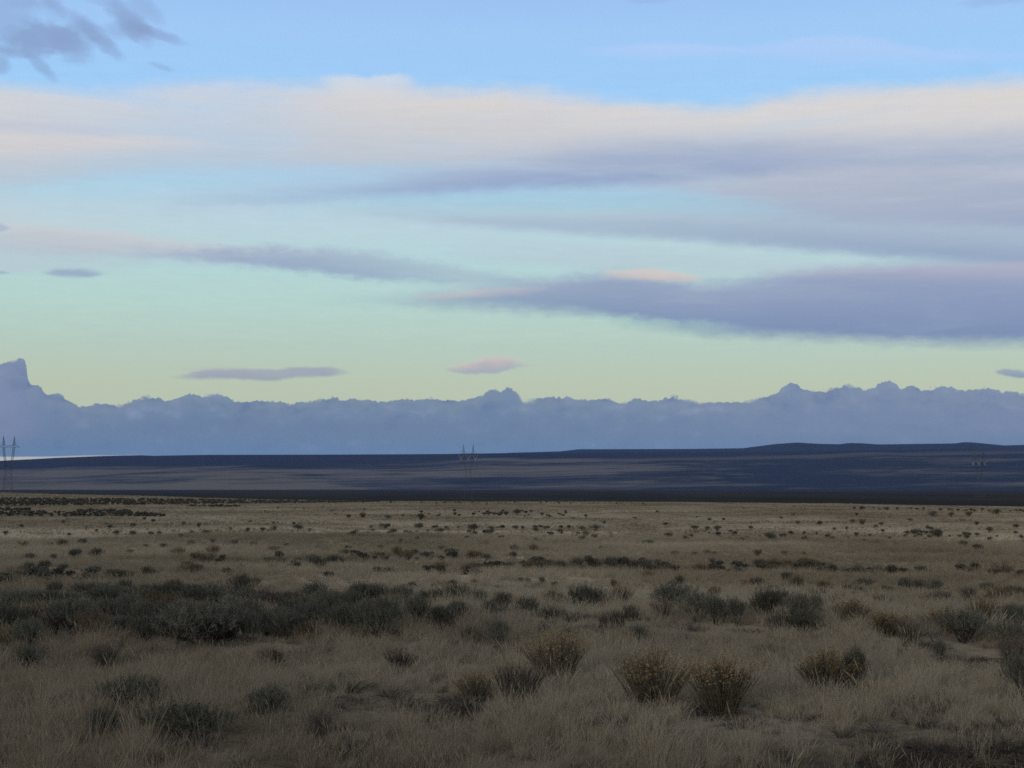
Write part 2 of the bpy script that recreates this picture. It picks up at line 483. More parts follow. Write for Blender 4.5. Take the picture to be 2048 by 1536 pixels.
# ------------------------------------------------------------------ the lie of the land
CREST = [(-400, 982), (0, 985), (200, 990), (400, 996), (700, 1003), (1000, 1004), (1400, 1005), (1700, 1008), (2048, 1013), (2500, 1018)]
CR_AZ = [azel(*p)[0] for p in CREST]
CR_Z = [CAM_H - 400.0 * (p[1] - 974.0) / F for p in CREST]
rs = np.random.RandomState(4)
WAVES = [(2 * math.pi / L, rs.uniform(0, 2 * math.pi), rs.uniform(0, 2 * math.pi), A)
         for L, A in ((2.6, .012), (3.7, .02), (5.1, .03), (7.3, .04), (9.0, .05), (14.0, .06), (23.0, .08), (37.0, .10), (61.0, .10))]


def sstep(a, b, x):
    t = np.clip((x - a) / (b - a), 0, 1)
    return t * t * (3 - 2 * t)


def height(x, y):
    x = np.asarray(x, float)
    y = np.asarray(y, float)
    r = np.hypot(x, y)
    az = np.degrees(np.arctan2(x, y))
    zc = np.interp(az, CR_AZ, CR_Z) * sstep(90, 400, r)
    z = zc + (-9.0 - zc) * sstep(402, 700, r)
    near = 1.0 - sstep(60, 420, r) * 0.6
    for k, th, ph, A in WAVES:
        lim = 1.0 if k < 0.5 else 0.0
        z = z + A * np.sin(k * (x * math.cos(th) + y * math.sin(th)) + ph) * near * np.maximum(lim, 1.0 - sstep(40, 110, r)) * (1 - sstep(420, 600, r))
    # a low swell that lifts the plain a little at far left
    z = z + 4.5 * np.exp(-((az + 21.0) / 5.0) ** 2) * sstep(700, 1000, r) * (1 - sstep(1700, 2600, r))
    return z


def h1(x, y):
    return float(height(x, y))


MARCH = 8.0 * (1.004 ** np.arange(1500))


def ground_at(px, py):
    """the ground point seen at a frame point"""
    d = direction(px, py)
    z = CAM_H + d.z * MARCH
    gap = z - height(d.x * MARCH, d.y * MARCH)
    k = int(np.argmax(gap < 0))
    if gap[k] >= 0 or k == 0:
        return None
    t = MARCH[k - 1] + (MARCH[k] - MARCH[k - 1]) * gap[k - 1] / (gap[k - 1] - gap[k])
    return d.x * t, d.y * t, float(t)


def polar(name, azs, rads, zf, mat, label, close=False):
    A, Rr = np.meshgrid(np.radians(np.array(azs)), np.array(rads), indexing='ij')
    X, Y = Rr * np.sin(A), Rr * np.cos(A)
    Z = zf(X, Y)
    co = np.stack([X, Y, Z], -1).reshape(-1, 3)
    na, nr = len(azs), len(rads)
    i, j = np.meshgrid(np.arange(na - (0 if close else 1)), np.arange(nr - 1), indexing='ij')
    i2 = (i + 1) % na
    q = np.stack([i * nr + j, i * nr + j + 1, i2 * nr + j + 1, i2 * nr + j], -1).reshape(-1, 4)
    if np.cross(co[q[0][1]] - co[q[0][0]], co[q[0][2]] - co[q[0][0]])[2] < 0:
        q = q[:, ::-1]
    me = bpy.data.meshes.new(name)
    me.vertices.add(len(co))
    me.vertices.foreach_set('co', co.ravel())
    me.loops.add(q.size)
    me.loops.foreach_set('vertex_index', q.ravel().astype(np.int32))
    me.polygons.add(len(q))
    me.polygons.foreach_set('loop_start', np.arange(0, q.size, 4, dtype=np.int32))
    me.polygons.foreach_set('use_smooth', np.ones(len(q), bool))
    me.update()
    me.validate()
    me.materials.append(mat)
    o = bpy.data.objects.new(name, me)
    C.objects.link(o)
    o['kind'] = 'structure'
    o['label'] = label
    o['category'] = name
    return o


# ------------------------------------------------------------------ materials
def material(name):
    m = bpy.data.materials.new(name)
    m.use_nodes = True
    m.node_tree.nodes.clear()
    return m, m.node_tree


def finish(nt, c, translucent=0.0, rough=0.6):
    out = nt.nodes.new('ShaderNodeOutputMaterial')
    d = nt.nodes.new('ShaderNodeBsdfDiffuse')
    d.inputs['Roughness'].default_value = rough
    nt.links.new(c.s, d.inputs['Color'])
    if translucent:
        t = nt.nodes.new('ShaderNodeBsdfTranslucent')
        nt.links.new(c.s, t.inputs['Color'])
        mx = nt.nodes.new('ShaderNodeMixShader')
        mx.inputs[0].default_value = translucent
        nt.links.new(d.outputs[0], mx.inputs[1])
        nt.links.new(t.outputs[0], mx.inputs[2])
        d = mx
    nt.links.new(d.outputs[0], out.inputs['Surface'])


def world_pos(nt):
    g = nt.nodes.new('ShaderNodeNewGeometry')
    return Ex(nt, g.outputs['Position'])


def split(nt, v):
    s = nt.nodes.new('ShaderNodeSeparateXYZ')
    nt.links.new(v.s, s.inputs[0])
    return tuple(Ex(nt, s.outputs[i]) for i in range(3))


def rand_obj(nt):
    n = nt.nodes.new('ShaderNodeObjectInfo')
    return Ex(nt, n.outputs['Random'])


def patches(nt):
    """where the grass grows pale, olive or thin: broad fields over the ground, shared by the soil and the grass on it"""
    p = world_pos(nt)
    big = noise_tex(nt, p, 0.045, 4.0, 0.55)
    mid = noise_tex(nt, p, 0.21, 3.0, 0.6)
    return p, big, mid


def straw_colour(nt, p, big, mid):
    c = mixc(nt, big.smooth(0.40, 0.60), (0.215, 0.172, 0.115), (0.395, 0.333, 0.238))
    c = mixc(nt, mid.smooth(0.48, 0.75) * 0.6, c, (0.235, 0.198, 0.112))
    return c


# soil, litter and far grass
ground_m, nt = material('plain ground')
p, big, mid = patches(nt)
px_, py_, pz_ = split(nt, p)
rad = (px_ * px_ + py_ * py_).pow(0.5)
fine = noise_tex(nt, p, 7.0, 5.0, 0.7)
fine2 = noise_tex(nt, p, 1.3, 4.0, 0.65)
soil = mixc(nt, fine.smooth(0.3, 0.7), (0.050, 0.041, 0.032), (0.150, 0.120, 0.086))
straw = straw_colour(nt, p, big, mid)
far_grass = mixc(nt, fine2.smooth(0.35, 0.7) * 0.4, straw, (0.120, 0.100, 0.066))
far_grass = mixc(nt, rad.smooth(60.0, 120.0) * 0.45, far_grass, (0.120, 0.098, 0.066))
speck = noise_tex(nt, p, 0.30, 3.0, 0.75)
far_grass = mixc(nt, speck.smooth(0.60, 0.72) * rad.smooth(150.0, 300.0) * 0.6, far_grass, (0.045, 0.044, 0.030))
c = mixc(nt, rad.smooth(16.0, 45.0) * 0.85 + 0.15, soil, far_grass)
# the sagebrush flat beyond the crest
sage_n = noise_tex(nt, vec(nt, px_ * 0.004, py_ * 0.0012), 1.0, 6.0, 0.65)
flat = mixc(nt, sage_n.smooth(0.3, 0.75), (0.020, 0.019, 0.014), (0.036, 0.034, 0.026))
c = mixc(nt, rad.smooth(430.0, 520.0), c, flat)
corner_mix = px_ * 0.486 - py_ + 12.35 + (fine2 - 0.5) * 2.0
c = mixc(nt, corner_mix.smooth(-1.8, 1.0), c, (0.018, 0.016, 0.013))          # ground colour blends to near black towards the lower right corner
finish(nt, c)

# hills
hill_m, nt = material('sage and grass hills')
p = world_pos(nt)
px_, py_, pz_ = split(nt, p)
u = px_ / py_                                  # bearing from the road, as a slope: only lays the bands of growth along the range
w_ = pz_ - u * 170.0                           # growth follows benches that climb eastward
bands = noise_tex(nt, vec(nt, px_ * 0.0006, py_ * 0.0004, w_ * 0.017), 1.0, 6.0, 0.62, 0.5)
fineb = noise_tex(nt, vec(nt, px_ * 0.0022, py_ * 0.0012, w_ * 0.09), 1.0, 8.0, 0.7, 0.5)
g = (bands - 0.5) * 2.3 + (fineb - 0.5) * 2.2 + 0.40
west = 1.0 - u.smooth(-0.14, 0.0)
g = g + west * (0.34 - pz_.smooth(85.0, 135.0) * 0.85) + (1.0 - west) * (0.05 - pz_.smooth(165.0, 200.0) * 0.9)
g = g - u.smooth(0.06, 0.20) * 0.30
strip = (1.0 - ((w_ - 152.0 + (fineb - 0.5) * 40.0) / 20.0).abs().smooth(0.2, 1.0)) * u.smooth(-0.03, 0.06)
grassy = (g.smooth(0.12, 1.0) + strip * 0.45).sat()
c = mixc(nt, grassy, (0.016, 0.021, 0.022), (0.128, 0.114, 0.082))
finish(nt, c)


def plant_mat(name, c0, c1, c2, scale=9.0, translucent=0.0, dark=0.75):
    """stem or leaf colour: two tones in clumps, one more between plants"""
    m, nt = material(name)
    tcn = nt.nodes.new('ShaderNodeTexCoord')
    n = noise_tex(nt, Ex(nt, tcn.outputs['Object']), scale, 3.0, 0.6)
    r = rand_obj(nt)
    c = mixc(nt, n.smooth(0.35, 0.68), c0, c1)
    c = mixc(nt, r.smooth(0.2, 1.0) * 0.6, c, c2)
    k = 0.66 + r * 0.68
    c = mixc(nt, 1.0, c, vec(nt, k, k, k), 'MULTIPLY')
    finish(nt, c, translucent)
    return m


M_sage = plant_mat('sagebrush leaves', (0.090, 0.088, 0.064), (0.152, 0.147, 0.108), (0.100, 0.098, 0.074))
M_bark = plant_mat('grey bark', (0.045, 0.039, 0.033), (0.100, 0.088, 0.076), (0.065, 0.058, 0.052), 20.0)
M_rstem = plant_mat('rabbitbrush stems', (0.098, 0.084, 0.058), (0.175, 0.148, 0.100), (0.118, 0.102, 0.076), 12.0)
M_rleaf = plant_mat('rabbitbrush leaves', (0.115, 0.098, 0.058), (0.195, 0.162, 0.096), (0.140, 0.115, 0.074), 12.0)
M_head = plant_mat('rabbitbrush seed heads', (0.215, 0.145, 0.068), (0.290, 0.205, 0.102), (0.205, 0.150, 0.086), 14.0)
M_rust = plant_mat('rusty dry leaves', (0.125, 0.072, 0.042), (0.190, 0.115, 0.066), (0.135, 0.092, 0.062), 12.0)
M_twig = plant_mat('dead twigs', (0.060, 0.050, 0.042), (0.130, 0.110, 0.090), (0.080, 0.070, 0.062), 15.0)
M_steel = plant_mat('weathered galvanised steel', (0.075, 0.080, 0.086), (0.10, 0.105, 0.11), (0.088, 0.093, 0.098), 0.2)
m_, nt = material('pale glass insulators')
c = mixc(nt, noise_tex(nt, None, 3.0), (0.50, 0.55, 0.50), (0.62, 0.66, 0.60))
finish(nt, c)
M_ins = m_

# grass blades: their tone follows the ground they grow on, and varies from tuft to tuft
M_grass, nt = material('dry grass blades')
p, big, mid = patches(nt)
c = straw_colour(nt, p, big, mid)
r = rand_obj(nt)
c = mixc(nt, r.smooth(0.0, 1.0) * 0.45, c, (0.400, 0.330, 0.228))
c = mixc(nt, (0.0 - r + 0.35).smooth(0.0, 0.3) * 0.5, c, (0.190, 0.162, 0.100))
finish(nt, c, 0.35)

# ------------------------------------------------------------------ ground and hills
azs = list(np.arange(-33, 33.01, 0.22)) + list(np.arange(36, 325, 3.0))
rads = [0.5]
while rads[-1] < 15500:
    rads.append(rads[-1] * (1.035 if not 250 < rads[-1] < 800 else 1.02) + 0.02)
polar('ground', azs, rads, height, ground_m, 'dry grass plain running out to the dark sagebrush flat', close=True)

RIDGE1 = [(-600, 930), (-200, 925), (0, 921.5), (60, 918.5), (113, 915.5), (205, 912), (284, 910.5), (311, 911.5), (410, 909.7), (700, 909), (885, 908), (1022, 906),
          (1158, 906), (1380, 905), (1600, 903), (1800, 900), (1920, 897), (2048, 901), (2400, 904)]
RIDGE2 = [(-600, 945), (0, 935), (700, 920), (900, 914), (1022, 905.6), (1121, 902.8), (1158, 898.6), (1260, 898.4), (1380, 898), (1485, 896.6), (1553, 888), (1594, 885.2),
          (1642, 888), (1680, 888.5), (1697, 886.2), (1720, 886.5), (1758, 889), (1830, 888), (1908, 887), (1929, 884.4), (1946, 885), (2008, 891), (2048, 890), (2200, 886), (2600, 890)]
R1, R2 = 9200.0, 12600.0
r1a, r1z = [azel(*q)[0] for q in RIDGE1], [CAM_H + R1 * math.tan(R(azel(*q)[1])) for q in RIDGE1]
r2a, r2z = [azel(*q)[0] for q in RIDGE2], [CAM_H + R2 * math.tan(R(azel(*q)[1])) for q in RIDGE2]


def hills_z(x, y):
    r = np.hypot(x, y)
    az = np.degrees(np.arctan2(x, y))
    z1 = np.interp(az, r1a, r1z)
    z2 = np.interp(az, r2a, r2z)
    f1 = sstep(6300, R1 + 900, r)
    f1 = np.clip(f1 / sstep(6300, R1 + 900, R1), 0, 1)
    a = z1 * f1 - 10 * (1 - f1)
    dip = np.minimum(z1, z2) - 60
    b = np.where(r < R1, a, z1 + (dip - z1) * sstep(R1, 10800, r))
    b = np.where(r > 10800, dip + (z2 - dip) * sstep(10800, R2, r), b)
    b = np.where(r > R2, z2 - (z2 + 60) * sstep(R2, 14800, r), b)
    wob = np.zeros_like(b)
    for k, th, ph, A in ((.0021, .3, 1.1, 7), (.0035, 1.2, .4, 5), (.0052, 2.2, 2.0, 3.5), (.0083, .8, 3.3, 2.2)):
        wob += A * np.sin(k * (x * math.cos(th) + y * math.sin(th)) + ph)
    m = sstep(6400, 7200, r) * (1 - sstep(8600, R1, r))
    fold = np.zeros_like(b)
    for k, ph, A in ((.0031, .3, 20), (.0057, 1.9, 13), (.011, 4.0, 7)):
        fold += A * np.sin(k * x + ph + 0.9 * np.sin(y * 0.0016 + ph))
    return b + (wob + fold) * m


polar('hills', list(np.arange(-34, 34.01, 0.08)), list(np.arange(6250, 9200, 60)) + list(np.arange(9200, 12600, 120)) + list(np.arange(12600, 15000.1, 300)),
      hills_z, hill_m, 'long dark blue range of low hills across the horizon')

# ------------------------------------------------------------------ mesh building for plants
class MB:
    def __init__(self):
        self.v, self.f, self.m = [], [], []

    def quad(self, a, b, c, d, m=0):
        n = len(self.v)
        self.v += [a, b, c, d]
        self.f.append((n, n + 1, n + 2, n + 3))
        self.m.append(m)

    def ribbon(self, pts, widths, side, m=0):
        n = len(self.v)
        for p, w in zip(pts, widths):
            o = side * (w / 2)
            self.v += [p - o, p + o]
        for i in range(len(pts) - 1):
            k = n + 2 * i
            self.f.append((k, k + 1, k + 3, k + 2))
            self.m.append(m)

    def tube(self, pts, rads_, m=0, sides=4):
        n = len(self.v)
        for i, (p, r) in enumerate(zip(pts, rads_)):
            d = (pts[min(i + 1, len(pts) - 1)] - pts[max(i - 1, 0)])
            d = d.normalized() if d.length > 1e-9 else Vector((0, 0, 1))
            a = d.orthogonal().normalized()
            b = d.cross(a)
            for k in range(sides):
                t = 2 * math.pi * k / sides
                self.v.append(p + (a * math.cos(t) + b * math.sin(t)) * r)
        for i in range(len(pts) - 1):
            for k in range(sides):
                k2 = (k + 1) % sides
                self.f.append((n + i * sides + k, n + i * sides + k2, n + (i + 1) * sides + k2, n + (i + 1) * sides + k))
                self.m.append(m)

    def mesh(self, name, mats):
        me = bpy.data.meshes.new(name)
        me.from_pydata([tuple(v) for v in self.v], [], self.f)
        for mt in mats:
            me.materials.append(mt)
        me.polygons.foreach_set('material_index', self.m)
        me.update()
        return me

    def merged(self, other):
        """both meshes as one, the other one's materials shifted by one"""
        r = MB()
        n = len(self.v)
        r.v = self.v + other.v
        r.f = self.f + [tuple(i + n for i in f) for f in other.f]
        r.m = [0] * len(self.f) + [1] * len(other.f)
        return r


def rdir(rng, up=0.0):
    while True:
        v = Vector((rng.uniform(-1, 1), rng.uniform(-1, 1), rng.uniform(-1, 1)))
        if 0.05 < v.length < 1:
            v.normalize()
            v.z += up
            return v.normalized()


def leafy_shoot(mb, base, d, length, rng, n=9, ll=0.05, lw=0.012, m=0):
    a = d.orthogonal().normalized()
    b = d.cross(a)
    for k in range(n):
        t = (k + 0.5) / n
        th = k * 2.4 + rng.uniform(-.4, .4)
        o = a * math.cos(th) + b * math.sin(th)
        q = base + d * (length * t)
        tip = q + (d * rng.uniform(.5, 1.0) + o * rng.uniform(.45, .9)) * ll * rng.uniform(.7, 1.15) * (1.1 - .4 * t)
        s = d.cross(o).normalized() * lw * rng.uniform(.7, 1.2)
        mb.quad(q - s * .35, q + s * .35, tip + s * .5, tip - s * .5, m)


def build_sage(seed, H=0.68, shoots=300, lumps=8, stalks=26, ll=.042, lw=.0085):
    """a sagebrush one metre across: crooked grey limbs and lumps of upright leafy shoots"""
    rng = random.Random(seed)
    stems, leaves = MB(), MB()
    L = []
    for i in range(lumps):
        th = i * 2 * math.pi / lumps * 1.62 + rng.uniform(-.5, .5)
        r = rng.uniform(.10, .34) if i else 0.05
        hz = H * rng.uniform(.42, .66) * (1 - r * .55)
        L.append((Vector((r * math.cos(th), r * math.sin(th), hz)), rng.uniform(.15, .25), rng.uniform(.75, 1.25)))
    for c_, rad_, k in L:
        base = Vector((rng.uniform(-.04, .04), rng.uniform(-.04, .04), -.03))
        mid_ = base.lerp(c_, .5) + Vector((rng.uniform(-.06, .06), rng.uniform(-.06, .06), rng.uniform(-.06, .02)))
        stems.tube([base, mid_, c_], [.020, .013, .007])
        for _ in range(6):
            e = c_ + rdir(rng, .5) * rad_ * rng.uniform(.6, 1.0)
            s = mid_.lerp(c_, rng.uniform(.3, 1))
            stems.tube([s, s.lerp(e, .5) + rdir(rng) * .02, e], [.007, .005, .003], sides=3)
    for i in range(shoots):
        c_, rad_, k = rng.choice(L)
        inner = rng.random() < .25
        o = rdir(rng, .38)
        rr_ = rad_ * (rng.uniform(.3, .7) if inner else rng.uniform(.75, 1.05))
        q = c_ + Vector((o.x * rr_, o.y * rr_, o.z * rr_ * .9 * k))
        d = (o * .55 + Vector((0, 0, 1)) * rng.uniform(.6, 1.3) + rdir(rng) * .25).normalized()
        leafy_shoot(leaves, q, d, rng.uniform(.10, .22), rng, 13, ll, lw)
    for i in range(stalks):
        c_, rad_, k = rng.choice(L)
        q = c_ + Vector((rng.uniform(-1, 1) * rad_ * .8, rng.uniform(-1, 1) * rad_ * .8, rad_ * .6 * k))
        d = Vector((q.x * .5 + rng.uniform(-.2, .2), q.y * .5 + rng.uniform(-.2, .2), 1)).normalized()
        ln = rng.uniform(.12, .26) * H / .68
        stems.tube([q, q + d * ln], [.004, .002], sides=3)
        leafy_shoot(leaves, q + d * ln * .25, d, ln * .75, rng, 11, ll * .7, lw * .9)
    return stems, leaves


def build_rabbit(seed, H=0.78, n=150, heads=True, leaf=5, spread=1.0, twigs=5, hw=.5):
    """rabbitbrush: a fan of straight stems from one base, tufted with flat seed heads"""
    rng = random.Random(seed)
    stems, tops = MB(), MB()
    lean = Vector((rng.uniform(-.08, .08), rng.uniform(-.08, .08), 0))
    gap_th = rng.uniform(0, 6.28)
    for i in range(n):
        th = rng.uniform(0, 2 * math.pi)
        ph = R(54 * spread) * rng.random() ** .62
        if abs(((th - gap_th + math.pi) % (2 * math.pi)) - math.pi) < .35 and ph > .4 and rng.random() < .75:
            continue
        o = Vector((math.sin(ph) * math.cos(th) * hw / .80, math.sin(ph) * math.sin(th) * hw / .80, math.cos(ph) ** .6 * H))
        ln = rng.uniform(.72, 1.0) if rng.random() < .8 else rng.uniform(.4, .7)
        base = Vector((math.cos(th) * ph * .16 + rng.uniform(-.06, .06), math.sin(th) * ph * .16 + rng.uniform(-.06, .06), -.03))
        end = base * .5 + o * ln + lean * ln
        mid_ = base.lerp(end, .5) + Vector((0, 0, .05)) * math.sin(ph) + rdir(rng) * .02
        side = rdir(rng)
        stems.ribbon([base, mid_, end], [.011, .008, .006], side)
        stems.ribbon([base, mid_, end], [.010, .007, .005], side.cross((end - base).normalized()).normalized())
        d0 = (end - mid_).normalized()
        for k in range(twigs):
            s = mid_.lerp(end, rng.uniform(.2, .85)) if k else end
            d = (d0 + rdir(rng) * .45 + Vector((0, 0, .25))).normalized()
            e = s + d * rng.uniform(.05, .12)
            stems.ribbon([s, e], [.005, .004], rdir(rng))
            if heads and ln > .82 and rng.random() < heads * (0.95 if k == 0 else .50) * max(.4, min(1.0, 1.5 - ph * .8)):
                for _ in range(7):
                    u_ = rdir(rng)
                    q = e + Vector((u_.x * .016, u_.y * .016, u_.z * .008 + .004))
                    a = rdir(rng, .3) * .0075
                    b = rdir(rng).cross(a).normalized() * .0065
                    tops.quad(q - a - b, q + a - b, q + a + b, q - a + b)
        for k in range(leaf):
            s = mid_.lerp(end, rng.uniform(-.5, 1.0))
            d = (d0 + rdir(rng) * .7).normalized()
            e = s + d * rng.uniform(.03, .07)
            stems.ribbon([s, e], [.004, .006], rdir(rng), 1)
    return stems, tops


def build_twiggy(seed, H=0.75, n=110, leaf=3):
    return build_rabbit(seed, H, n, 0.12, leaf, .82, 5, .5)


KINDS = {}


def add_kind(kind, builder, part1, part2, mats1, mats2, hgt):
    """two meshes for the parts of a near plant, one joined mesh for a far one"""
    a, b = builder
    KINDS.setdefault(kind, []).append((a.mesh(part1, mats1), b.mesh(part2, mats2), hgt, (part1, part2)))


for i in range(7):
    hh = (.68, .60, .74, .56, .66, .80, .62)[i]
    add_kind('sage', build_sage(100 + i, hh, (400, 350, 430, 320, 360, 380, 420)[i], (8, 6, 9, 7, 5, 7, 10)[i], (26, 14, 40, 8, 30, 46, 20)[i]),
             'woody_crown', 'foliage', [M_bark], [M_sage], hh + .06)
for i in range(6):
    hh = (.78, .70, .84, .62, .74, .80)[i]
    add_kind('rabbit', build_rabbit(200 + i, hh, (270, 230, 230, 300, 190, 260)[i], (.95, .9, .8, 1, .7, .9)[i], 9, (1, 1.08, .92, 1.1, .95, 1)[i]),
             'woody_crown', 'flower_sprays', [M_rstem, M_rleaf], [M_head], hh + .05)
for i in range(4):
    hh = (.74, .66, .80, .6)[i]
    add_kind('twig', build_twiggy(300 + i, hh, (190, 160, 200, 170)[i], 6), 'woody_crown', 'seed_sprays', [M_twig, M_rleaf], [M_rust], hh + .05)
for i in range(3):
    hh = (.6, .5, .7)[i]
    add_kind('russet', build_rabbit(400 + i, hh, 130, .9, 9, 1.05), 'woody_crown', 'seed_sprays', [M_rstem, M_rust], [M_rust], hh + .05)
SINGLE = {}
for kind, lst in KINDS.items():
    for a, b, hgt, names in lst:
        n1, n2 = len(a.vertices), len(b.vertices)
        me = bpy.data.meshes.new(kind)
        va, vb = np.empty(n1 * 3), np.empty(n2 * 3)
        a.vertices.foreach_get('co', va)
        b.vertices.foreach_get('co', vb)
        fs = [tuple(p.vertices) for p in a.polygons] + [tuple(v + n1 for v in p.vertices) for p in b.polygons]
        me.from_pydata(np.concatenate([va, vb]).reshape(-1, 3).tolist(), [], fs)
        for mt in list(a.materials) + list(b.materials):
            me.materials.append(mt)
        me.polygons.foreach_set('material_index', [p.material_index for p in a.polygons] + [p.material_index + len(a.materials) for p in b.polygons])
        me.update()
        SINGLE.setdefault(kind, []).append((me, hgt))

NAMES = {'sage': 'sagebrush_shrub', 'rabbit': 'rabbitbrush_shrub', 'twig': 'twiggy_shrub', 'russet': 'russet_shrub'}
CATS = {'sage': 'sagebrush', 'rabbit': 'rabbitbrush', 'twig': 'dry brush', 'russet': 'russet brush'}
prng = random.Random(77)
COUNT = {}
SPOTS = []


def plant(kind, px, py, w, h, label, group, variant=None, parts=True, turn=None, fat=1.3):
    """one shrub with its foot at the ground point seen there; w, h are its width and height in frame pixels"""
    g_ = ground_at(px, py)
    if g_ is None:
        return
    x, y, t = g_
    W, H_ = w * t / F, h * t / F
    k = COUNT.get(kind, 0)
    COUNT[kind] = k + 1
    i = (k * 5 + k // 3) % len(KINDS[kind]) if variant is None else variant
    name = NAMES[kind]
    rot = prng.uniform(0, 6.28) if turn is None else turn
    if parts and kind != 'twig':
        a, b, hgt, pn = KINDS[kind][i]
        o = bpy.data.objects.new(name, None)
        o.empty_display_size = 0.2
        C.objects.link(o)
        for me, nm in ((a, pn[0]), (b, pn[1])):
            c_ = bpy.data.objects.new(nm, me)
            c_.parent = o
            C.objects.link(c_)
    else:
        me, hgt = SINGLE[kind][i]
        o = bpy.data.objects.new(name, me)
        C.objects.link(o)
    o.location = (x, y, h1(x, y) - 0.01)
    W, H_ = W * (fat if kind == 'sage' else 1.14), H_ * 1.05 + (0.05 if t < 21 else (0.10 if t < 60 else 0.08))
    SPOTS.append((x, y, W * .42))
    o.scale = (W / 1.02, W / 1.02 * prng.uniform(.9, 1.1), H_ / hgt)
    o.rotation_euler = (0, 0, rot)
    o['label'] = label
    o['category'] = CATS[kind]
    if group:
        o['group'] = group
    return o

